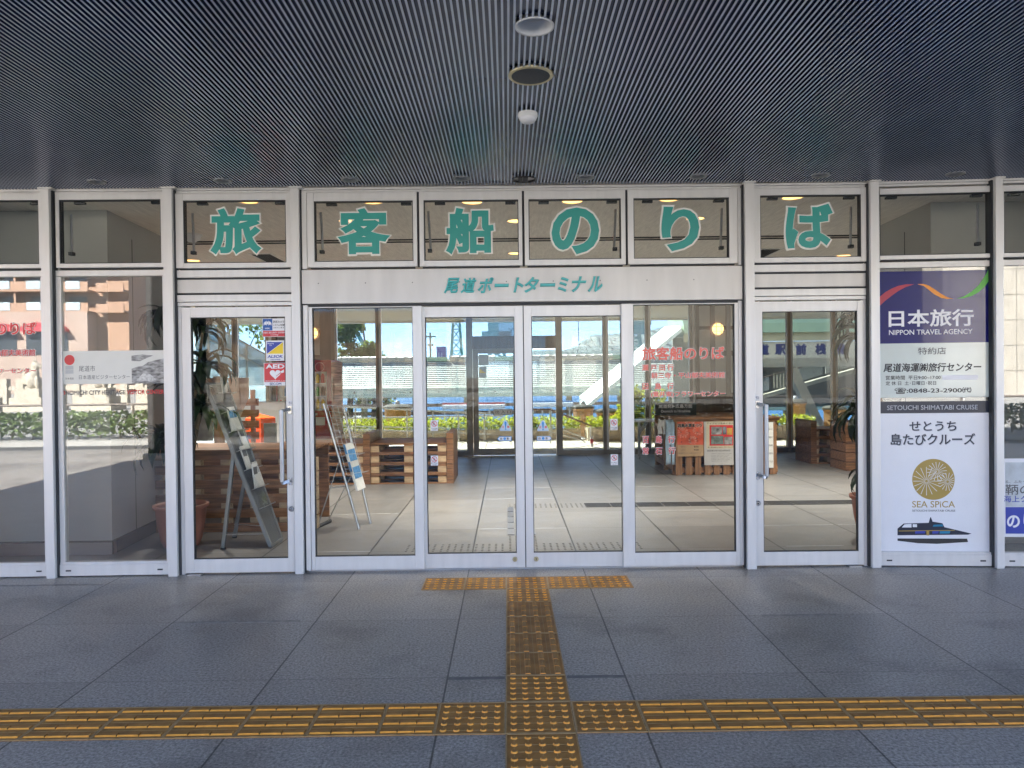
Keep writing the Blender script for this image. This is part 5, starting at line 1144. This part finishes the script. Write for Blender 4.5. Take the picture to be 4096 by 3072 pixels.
# ------------------------------------------------------------------ pontoon, gangway, boats
t = thing('pontoon_roof', (-2, 30, -1.9), 'long pale ribbed pontoon roof with cream ridge caps floating beyond the hedge', 'pontoon')
mb = MB(); n = 15; ry, ey, rz, ez = 31.8, 29.0, 2.22, 1.02
x0, x1 = -13, 9.0
for i in range(n):
    a, b = i/n, (i+.64)/n
    f = lambda s: (ry+(ey-ry)*s, rz+(ez-rz)*s)
    (ya, za), (yb, zb) = f(a), f(b); (yc, zc) = f((i+1)/n)
    mb.add([(x0, ya, za+.03), (x1, ya, za+.03), (x1, yb, zb+.03), (x0, yb, zb+.03)], [(0, 1, 2, 3)], 0)
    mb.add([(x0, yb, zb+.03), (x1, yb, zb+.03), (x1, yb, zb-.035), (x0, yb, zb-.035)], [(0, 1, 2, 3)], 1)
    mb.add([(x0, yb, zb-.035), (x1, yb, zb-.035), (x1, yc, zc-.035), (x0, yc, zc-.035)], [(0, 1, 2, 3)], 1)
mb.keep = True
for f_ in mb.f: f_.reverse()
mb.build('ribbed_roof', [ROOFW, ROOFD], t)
MB().box(x0, x1, ry-.02, 34.5, 1.0, rz-.15).build('back_roof', ROOFW, t)
for i in range(56):
    xa = x0+i*.39
    if -3.9 < xa < -2.6 or 4.2 < xa < 5.6 or -.7 < xa < .3: 
        continue
    MB().lathe([(.17, 0), (.17, .36), (.19, .365), (.19, .388)], (xa, ry, rz+.04), 14, 0, 'X').build('ridge_cap', RIDGE, t)
for xa, xb in ((-3.9, -2.6), (4.2, 5.6), (-.7, .3)): MB().box(xa, xb, ry-.15, ry+.15, rz-.02, rz+.16).build('ridge_vent', GREENP, t)
ev = MB(); pr = [(28.80, 1.00), (28.86, 1.10), (29.05, 1.14), (29.05, .72), (28.84, .72), (28.78, .86)]
ev.add([(x0, a, b) for a, b in pr]+[(x1, a, b) for a, b in pr], [tuple(range(6)), tuple(range(11, 5, -1))]+[(i, 6+i, 6+(i+1) % 6, (i+1) % 6) for i in range(6)]).build('eaves', mat('pale_eaves_green', (.66, .72, .56), .45, 0, .05), t)
bo = MB()
for i in range(20): bo.lathe([(.03, 0), (.03, -.03)], (x0+.4+i*1.1, 28.80, .93), 8, 0, 'Y')
bo.build('bolt', INK, t)
for i in range(11): MB().box(x0+1+i*2.05, x0+1.22+i*2.05, 29.3, 29.5, -1.2, .75).build('post', BEIGE, t)
MB().box(x0, x1, 29.1, 29.25, .34, .46).box(x0, x1, 29.1, 29.25, .02, .16).build('beam', RAILB, t)
MB().box(x0-.5, x1+.5, 28.7, 34.6, -2.0, -1.15).build('float', QUAY, t)
# covered gangway with name board
t = thing('gangway_shelter', (7.5, 22, -.07), 'pale green roofed gangway shelter with blue kanji name board beyond the right glass door', 'shelter')
def roofprof(y0): return [(y0, 0), (y0+.10, .28), (y0+.34, .46), (y0+.7, .52), (y0+2.3, .75), (y0+2.3, .0)]
pts = roofprof(21.7)
def sweep(mb, a, b, mi=0):
    n = len(pts); vs = [(a[0], y_, a[1]+z) for y_, z in pts]+[(b[0], y_, b[1]+z) for y_, z in pts]
    mb.add(vs, [tuple(range(n)), tuple(range(2*n-1, n-1, -1))]+[(i, n+i, n+(i+1) % n, (i+1) % n) for i in range(n)], mi, False); return mb
sweep(MB(), (5.25, 2.73), (13.5, 2.73)).build('roof', GREENP, t)
rb = MB()
for i in range(7): rb.box(5.3, 13.5, 22.45+i*.22, 22.60+i*.22, 3.20+.05+i*.030, 3.20+.10+i*.030)
rb.build('roof_ribs', ROOFW, t)
pts = [(y_, z*.42) for y_, z in pts]
sweep(MB(), (2.35, .52), (5.18, 2.78)).build('sloping_roof', mat('pale_roof_edge', (.62, .64, .54), .45, 0, .05), t)
MB().box(5.3, 13.5, 21.95, 22.05, 2.48, 2.729).build('fascia', mat('fascia_cream', (.60, .52, .34), .5, 0, .06), t)
bd = MB().box(5.5, 13.5, 22.06, 22.14, 1.96, 2.47).build('name_board', mat('board_beige', (.75, .66, .52), .5, 0, .05), t)
for ch, sx in zip('尾道駅前桟橋', (2990-2030, 3061-2030, 3128-2030, 3211-2030, 3290-2030, 3367-2030)):
    xc = sx*22.0/2935; letters(ch, xc-.165, xc+.165, 2.06, 2.40, 22.06, .004, mat('board_blue', (.02, .03, .16), .5), 'lettering', bd, .05)
MB().box(5.5, 13.5, 21.98, 22.2, 1.70, 1.90).box(5.5, 13.5, 22.0, 22.1, 1.90, 1.958).build('beam', BEIGE, t)
for xa in (5.6, 13.2): MB().box(xa, xa+.18, 22.3, 22.5, -2, 2.7).build('post', BEIGE, t)
MB().bar((8.15, 21.0, 1.62), (8.80, 20.6, -.1), .26, .26).build('slanting_post', BEIGE, t)
MB().box(5.4, 6.9, 23.9, 24.0, -.4, 2.72).build('rear_wall', mat('shelter_wall', (.42, .38, .31), .7, 0, .1), t)
t = thing('gangway_ramp', (8.5, 24, -1), 'beige gangway ramp with mesh side panels rising to the right behind the slanting post', 'ramp')
MB().bar((6.2, 23.0, .30), (12.8, 23.0, 2.10), .12, .30).build('girder', BEIGE, t)
for k in range(7):
    xa = 6.6+k*.84; za = .30+(xa-6.2)/6.6*1.8+.16; zb = .30+(xa+.74-6.2)/6.6*1.8+.16
    if k % 3 != 2: MB().prism([(xa, za), (xa+.74, zb), (xa+.74, zb+.42), (xa, za+.42)], 22.9, 22.93).build('mesh_panel', mat('mesh_panel', (.60, .57, .50), .6, 0, .15, 60), t)
    else:
        b = MB()
        for i in range(7): b.box(xa+.05+i*.1, xa+.09+i*.1, 22.9, 22.93, za+.02, za+.50)
        b.build('bars', BEIGE, t)
MB().bar((6.4, 22.92, .95), (12.8, 22.92, 2.68), .03, .05).build('rail', RAILB, t)
MB().box(6.5, 12.8, 24.2, 24.3, .4, 1.72).build('dark_hull', mat('dark_infill', (.10, .095, .09), .8, 0, .2, 2), t)
t = thing('far_pontoon', (10, 40, -1.9), 'small pale green pontoon roof low over the water beyond the gangway ramp', 'pontoon')
pr2 = [(9.2, -.1), (9.2, .45), (11.0, .85), (14.8, .45), (14.8, -.1)]
MB().prism([(9.2, -.05), (14.8, -.05), (14.8, .30), (13.9, .55), (12.6, .72), (11.2, .72), (9.9, .55), (9.2, .30)], 31, 35).build('roof', mat('pale_eaves_green', (.50, .54, .42), .45, 0, .05), t)
for xa in (9.5, 11.8, 14.2): MB().box(xa, xa+.2, 31.2, 31.4, -1.9, -.05).build('post', OCHRE, t)
def boat(x, y, l, lab, stripe):
    t = thing('moored_boat', (x, y, -1.9), lab, 'boat', 'small boats moored at the quay')
    MB().prism([(x-l/2, -1.7), (x+l/2-.3, -1.7), (x+l/2, -.9), (x-l/2, -.95)], y-.8, y+.8).build('hull', SHEETW, t)
    MB().box(x-l/2+.1, x+l/2-.5, y-.85, y+.85, .42, .56).build('canopy', SHEETW, t)
    MB().box(x-l/2+.1, x+l/2-.5, y-.86, y-.852, .58, .645).build('stripe', stripe, t)
    for k in range(6): MB().box(x-l/2+.15+k*(l-.8)/5, x-l/2+.19+k*(l-.8)/5, y-.8, y-.76, -.95, .42).build('canopy_post', PIPE, t)
boat(-.95, 25.5, 2.7, 'small white boat with a flat canopy and red stripe moored behind the left sliding door', RED)
boat(1.6, 26.5, 2.4, 'small white boat with railings moored behind the right sea side door', SKYB)

# ------------------------------------------------------------------ trees, cranes, ships, hills
def tree(x, y, z, h, rx, lab, seed, n=2600, size=.34):
    t = thing('shore_tree', (x, y, z), lab, 'tree', 'trees on the far left shore'); r = random.Random(seed)
    tr = MB(); tr.tube((x, y, z), (x+.2, y, z+h*.5), .22, 9, 0, .13)
    cl = []
    for k in range(20):
        a = r.uniform(0, 6.28); q = r.random()**.5; zz = z+h*r.uniform(.28, .98); fr_ = math.sin(math.pi*min(.98, max(.12, (zz-z)/h)))**.7
        c = (x+rx*q*fr_*math.cos(a), y+rx*q*fr_*math.sin(a), zz, r.uniform(.45, .95)*rx*.38); cl.append(c)
        tr.tube((x+.1, y, z+h*.35), c[:3], .06, 5, 0, .02)
    def fn():
        c = r.choice(cl); v = Vector((r.gauss(0, 1), r.gauss(0, 1), r.gauss(0, .8))).normalized()*c[3]*r.uniform(.55, 1.08); return (c[0]+v.x, c[1]+v.y, c[2]+v.z)
    lv = MB(); quads(lv, r, n, fn, size, 0, 2)
    tr.build('trunk', BARK, t); lv.build('crown', [LEAFG, LEAFL], t)
for a in ((-7.7, 42, -1.2, 4.4, 1.5, 'low tree at the right end of the wooded shore', 21, 1800, .26), (-9.3, 43, -1.2, 6.0, 2.2, 'second tree from the right end of the wooded shore', 22), (-11.8, 44, -1.2, 7.2, 2.6, 'third tree from the right end of the wooded shore', 23), (-16.4, 44, -1.2, 7.8, 3.2, 'tall tree of the wooded shore between the two glass doors', 24), (-19.6, 42, -1.2, 7.4, 3.2, 'shore tree seen beside the security stickers on the left glass door', 25), (-23, 43, -1.2, 7.8, 3.4, 'shore tree seen above the balustrade in the left glass door', 26), (-26.5, 42, -1.2, 7.0, 3.2, 'leftmost tree of the wooded shore', 27)):
    tree(*a)
def crane(x, y, h, w, lab, jib, arm):
    t = thing('dockyard_crane', (x, y, -1.9), lab, 'crane', 'green dockyard cranes across the water')
    mb = MB(); hw = w/2
    for sx in (-1, 1):
        for sy in (-1, 1): mb.bar((x+sx*hw, y+sy*hw, -1.9), (x+sx*hw*.45, y+sy*hw*.45, h), w*.14, w*.14)
    nb = 6
    for k in range(nb):
        s0, s1 = k/nb, (k+1)/nb; z0, z1 = -1.9+(h+1.9)*s0, -1.9+(h+1.9)*s1; a, b = hw*(1-.55*s0), hw*(1-.55*s1)
        mb.bar((x-a, y-a, z0), (x+b, y-b, z1), w*.07, w*.07).bar((x+a, y-a, z0), (x-b, y-b, z1), w*.07, w*.07).bar((x-b, y-b, z1), (x+b, y-b, z1), w*.08, w*.08)
    mb.build('tower', CRANE, t)
    MB().box(x-w*.6, x+w*.6, y-w*.5, y+w*.5, h, h+w*.55).box(x-w*.35, x+w*.9, y-w*.4, y+w*.4, h+w*.551, h+w*1.0).build('cab', CRANE, t)
    j = MB(); bx, bz = x, h+w*.8
    ex, ez = x+jib*math.cos(arm), bz+jib*math.sin(arm)
    for o in (-1, 1):
        j.bar((bx, y+o*w*.2, bz), (ex, y+o*w*.08, ez), w*.09, w*.09); j.bar((bx, y+o*w*.2, bz+w*.35), (ex, y+o*w*.08, ez+w*.1), w*.07, w*.07)
    for k in range(10):
        s0, s1 = k/10, (k+1)/10; j.bar((bx+(ex-bx)*s0, y, bz+(ez-bz)*s0), (bx+(ex-bx)*s1, y, bz+(ez-bz)*s1+w*.35*(1-s1)), w*.05, w*.05)
    j.build('jib', CRANE, t)
    r = MB()
    for k in (.45, .75, 1.0): r.tube((x-w*.2, y, h+w*2.6), (bx+(ex-bx)*k, y, bz+(ez-bz)*k), w*.025, 5)
    r.bar((x, y, h+w*.9), (x-w*.2, y, h+w*2.6), w*.12, w*.12); r.build('stay_rope', ROPE, t)
    return t, (ex, y, ez)
crane(-27.5, 400, 33.5, 7.5, 'green lattice dockyard crane left of centre beyond the pontoon roof', 34, RAD(58))
c2, _ = crane(-5, 360, 17, 12, 'green dockyard crane with a boxy machine house above the bronze sea side door', 42, RAD(142))
MB().box(-4, 8, 354, 366, 19.5, 27.5).build('machine_house', mat('pale_crane_green', (.66, .80, .74), .5, 0, .05), c2)
letters('Y', 0.6, 3.4, 22, 25, 354, .05, mat('crane_mark', (.2, .3, .28), .5), 'lettering', c2, .03)
c3, tip = crane(70, 400, 24, 9, 'green dockyard crane seen through the pane with the red lettering', 60, RAD(150))
MB().tube((39, 400, 60), (39, 400, 20.5), .22, 6).lathe([(.2, 0), (1.1, 1.2), (1.1, 2.2), (.2, 3.4)], (39, 400, 31), 10).build('hoist_rope', ROPE, c3)
MB().bar((70, 400, 30), (39, 400, 60), 1.2, 1.2).build('hook_boom', CRANE, c3)
crane(-73, 380, 10, 7, 'dockyard crane whose jib rises over the right end of the shore trees', 48, RAD(118))
t = thing('moored_ship', (-34, 380, -1.9), 'grey ship with blue funnel and masts behind the pontoon roof', 'ship')
MB().prism([(-60, -1.8), (-10, -1.8), (-6, 6), (-64, 6)], 376, 392).build('hull', mat('ship_hull_grey', (.35, .37, .40), .6), t)
MB().box(-58, -14, 378, 390, 6, 9).box(-30, -20, 379, 389, 9, 13).build('deckhouse', mat('ship_white', (.62, .62, .60), .5), t)
f_ = MB().box(-36.5, -32, 380, 388, 9, 17.5).build('funnel', BLUE, t); letters('U', -35.6, -33.6, 11, 14.5, 380, .05, SHEETW, 'lettering', f_, .04)
MB().tube((-40, 383, 9), (-40, 383, 25), .5, 8).box(-43, -37, 382.7, 383.3, 22.5, 23.2).box(-41.5, -38.5, 382.6, 383.4, 18, 19).tube((-46, 383, 9), (-46, 383, 19), .35, 8).build('mast', OCHRE, t)
def hill(pts, y, depth, name='hills', seed=1):
    r = random.Random(seed); mb = MB(); n = len(pts); sub = 10; ridge = []
    for i in range(n-1):
        for k in range(sub):
            s = k/sub; ridge.append((pts[i][0]+(pts[i+1][0]-pts[i][0])*s, max(-1, pts[i][1]+(pts[i+1][1]-pts[i][1])*s+r.uniform(-1, 1)*depth*.006)))
    ridge.append(pts[-1]); rows = 8; vs = []
    for j in range(rows+1):
        v = j/rows
        for x, z in ridge: vs.append((x+r.uniform(-1, 1)*depth*.012, y-depth*(1-v)+r.uniform(-1, 1)*depth*.01, -2+(z+2)*(v**.8)+(r.uniform(-1, 1)*depth*.014 if 0 < j < rows else 0)))
    m = len(ridge); mb.add(vs, [(j*m+i, j*m+i+1, (j+1)*m+i+1, (j+1)*m+i) for j in range(rows) for i in range(m-1)], 0, True)
    b = [(x, y+depth*.7, -2) for x, z in ridge]; k = len(mb.v); top = rows*m
    mb.v += b; 
    for i in range(m-1): mb.f.append([top+i, top+i+1, k+i+1, k+i]); mb.m.append(0); mb.sm.append(True)
    return tag(mb.build(name, HILL), kind='structure')
S = 1500/2935
def hx(px, py, Y=1500): return ((px-2030)*Y/2935, H+(1507-.0109*(px-2048)-py)*Y/2935)
hill([hx(*p) for p in ((1700, 1440), (2130, 1425), (2200, 1408), (2290, 1392), (2330, 1370), (2375, 1341), (2420, 1340), (2480, 1333), (2540, 1345), (2600, 1330), (2650, 1308), (2690, 1303), (2760, 1318), (2900, 1350), (3100, 1400), (3400, 1440))], 1500, 380)
hill([hx(*p, 900) for p in ((1900, 1452), (2100, 1412), (2180, 1398), (2260, 1404), (2330, 1412), (2450, 1402), (2560, 1398), (2700, 1410), (2900, 1420), (3200, 1440))], 900, 150, 'hills', 2)

# ------------------------------------------------------------------ sea air
hz = bpy.data.materials.new('haze_air'); hz.use_nodes = True; nt = hz.node_tree; nt.nodes.clear()
ho = nt.nodes.new('ShaderNodeOutputMaterial'); hv = nt.nodes.new('ShaderNodeVolumePrincipled'); hv.inputs['Color'].default_value = (.80, .88, 1.0, 1); hv.inputs['Density'].default_value = HAZE
nt.links.new(hv.outputs[0], ho.inputs['Volume'])
tag(MB().box(-1750, 1750, -1750, 1800, -4, 150).build('haze', hz), kind='stuff')
# ------------------------------------------------------------------ the street behind the viewer, mirrored in the glass
t = thing('street_hedge', (0, -8, 0), 'clipped street hedge mirrored in the display windows', 'hedge')
r = random.Random(8); lv = MB()
quads(lv, r, 16000, lambda: (r.uniform(-16, 17), -8.0+r.uniform(-.45, .45), .06+.64*r.random()**.7), .13); lv.build('foliage', mat('street_hedge_leaf', (.09, .14, .03), .5, 0, .5, 6), t)
st = MB()
for i in range(64): st.tube((-16+i*.52, -8.0, 0), (-16+i*.52+r.uniform(-.2, .2), -8.0+r.uniform(-.3, .3), .4), .02, 5)
st.build('stems', BARK, t)
t = thing('street_railing', (0, -9.2, 0), 'low brown pipe railing mirrored in the display windows behind the hedge', 'railing')
MB().tube((-32, -9.2, .85), (34, -9.2, .85), .03, 8).tube((-32, -9.2, .45), (34, -9.2, .45), .02, 8).build('rail', mat('rail_brown_grey', (.16, .13, .11), .5), t)
for i in range(34): MB().tube((-32+i*2, -9.2, 0), (-32+i*2, -9.2, .87), .03, 8).build('post', mat('rail_brown_grey', (.16, .13, .11), .5), t)
def statue(x, y, lab, kind):
    t = thing('stone_statue', (x, y, 0), lab, 'statue', 'pale stone figures on pedestals across the street')
    MB().box(x-1.0, x+1.0, y-.8, y+.8, 0, .35).box(x-.8, x+.8, y-.62, y+.62, .351, .70).box(x-.62, x+.62, y-.5, y+.5, .701, 1.15).build('pedestal', GRANW, t)
    m = bpy.data.meshes.new('figure'); bm = bmesh.new()
    for c, s in (((x, y, 1.60), (.34, .26, .48)), ((x+.12, y, 1.95), (.24, .2, .38)), ((x+.20, y, 2.34), (.25, .18, .20)), ((x+.42, y, 2.28), (.18, .10, .09)), ((x+.14, y-.1, 2.58), (.06, .05, .18)), ((x+.14, y+.1, 2.58), (.06, .05, .18)), ((x+.32, y-.12, 1.45), (.09, .09, .38)), ((x+.32, y+.12, 1.45), (.09, .09, .38)), ((x-.38, y, 1.75), (.12, .12, .45))):
        bmesh.ops.create_icosphere(bm, subdivisions=2, radius=1, matrix=Matrix.Translation(Vector(c)-Vector((x, y, 0))) @ Matrix.Diagonal((*s, 1)))
    bm.to_mesh(m); bm.free(); o = bpy.data.objects.new('figure', m); COL.objects.link(o); m.materials.append(GRANW); o.parent = t
    rm = o.modifiers.new('merge', 'REMESH'); rm.mode = 'VOXEL'; rm.voxel_size = .05
for i, x in enumerate((-26.2, -23.5, -20.5, -17.5)): statue(x, -27.5, 'seated fox statue on a stone pedestal mirrored in the '+['leftmost window', 'window under the red lettering', 'glass below the red disc', 'glass below the townscape drawing'][i], i)
t = thing('apartment_block', (-70, -90, 0), 'orange brown apartment block with long balconies mirrored in the left display windows', 'building')
bx0, bx1 = -96, -52.6
MB().box(bx0, -48.4, -104, -88.6, 0, 30).build('wall', APT, t)
MB().box(bx0, bx1, -88.6, -86.2, 0, 10.6).build('base', APTP, t)
for k in range(7):
    z = 10.75+2.77*k
    MB().box(bx0, bx1, -86.6, -86.4, z, z+1.05).box(bx0, bx1, -88.6, -86.3, z-.25, z-.001).build('balcony', APT, t)
    MB().box(-52.0, -48.4, -87.4, -87.2, z+.1, z+.95).box(-52.0, -48.4, -88.6, -87.2, z-.2, z+.099).build('balcony', APT, t)
    g = MB()
    for i in range(11): g.box(-55.4-3.9*i, -53.6-3.9*i, -86.39, -86.33, z+.05, z+1.12)
    g.build('balcony_glass', RAILG, t)
    w = MB(); f = MB()
    for i in range(11):
        w.box(-56.2-3.9*i, -53.9-3.9*i, -88.6, -88.54, z+.05, z+2.1); f.box(-57.15-3.9*i, -56.9-3.9*i, -88.55, -86.62, z, z+2.5)
    w.build('window', WINB, t); f.build('divider', APT, t)
for i in range(7):
    x = -57.2-5.4*i
    pts = [(x-2.3, 8.0)]+[(x+2.3*math.cos(math.pi-math.pi*k/10), 8.0+1.15*math.sin(math.pi*k/10)) for k in range(11)]+[(x+2.3, 8.0)]
    MB().prism(pts, -86.2, -84.9).build('awning', AWN, t)
    MB().box(x-2.1, x+2.1, -86.2, -86.15, 5.0, 7.95).build('shop_window', WINB, t)
t = thing('reflection_blocker', (-6.2, -3, 0), 'added dark square block darkening the reflection beside the left dracaena', 'pillar')  # added behind the viewer to block the bright street reflection over the plant
MB().box(-6.62, -5.75, -3.3, -2.7, 0, 3.6).build('shaft', mat('blocker_dark', (.025, .025, .028), .7, 0, .3, 12), t)
MB().box(-6.69, -5.68, -3.37, -2.63, 0, .12).build('plinth', GRANW, t)
t = thing('stone_fence', (-30, -34, 0), 'pale stone shrine fence mirrored behind the fox statues', 'fence')
m = MB()
for i in range(46): m.box(-52+i*.95, -52+i*.95+.42, -34.2, -33.8, 0, 1.7)
m.box(-52, -8, -34.1, -33.9, 1.0, 1.25).build('pillars', GRANW, t)
t = thing('street_building', (18, -40, 0), 'bare cast concrete building mirrored in the right hand windows', 'building')
MB().box(3.0, 15.2, -46, -37, 0, 9.5).box(21.2, 48, -46, -37, 0, 9.5).build('wall', CONC, t); MB().box(15.2, 21.2, -46, -40, 0, 9.4).build('recess', mat('recess_dark', (.03, .03, .032), .9), t)
t = thing('street_building', (-17, -60, 0), 'low brown shop building mirrored beside the apartment block', 'building')
MB().box(-30, -5, -75, -60, 0, 8).build('wall', mat('shop_brown', (.26, .19, .14), .8, 0, .15, 1), t)
w = MB()
for i in range(6): w.box(-29+i*4.1, -26.4+i*4.1, -60, -59.95, 1, 3.4).box(-29+i*4.1, -26.4+i*4.1, -60, -59.95, 5, 6.8)
w.build('window', WINB, t)
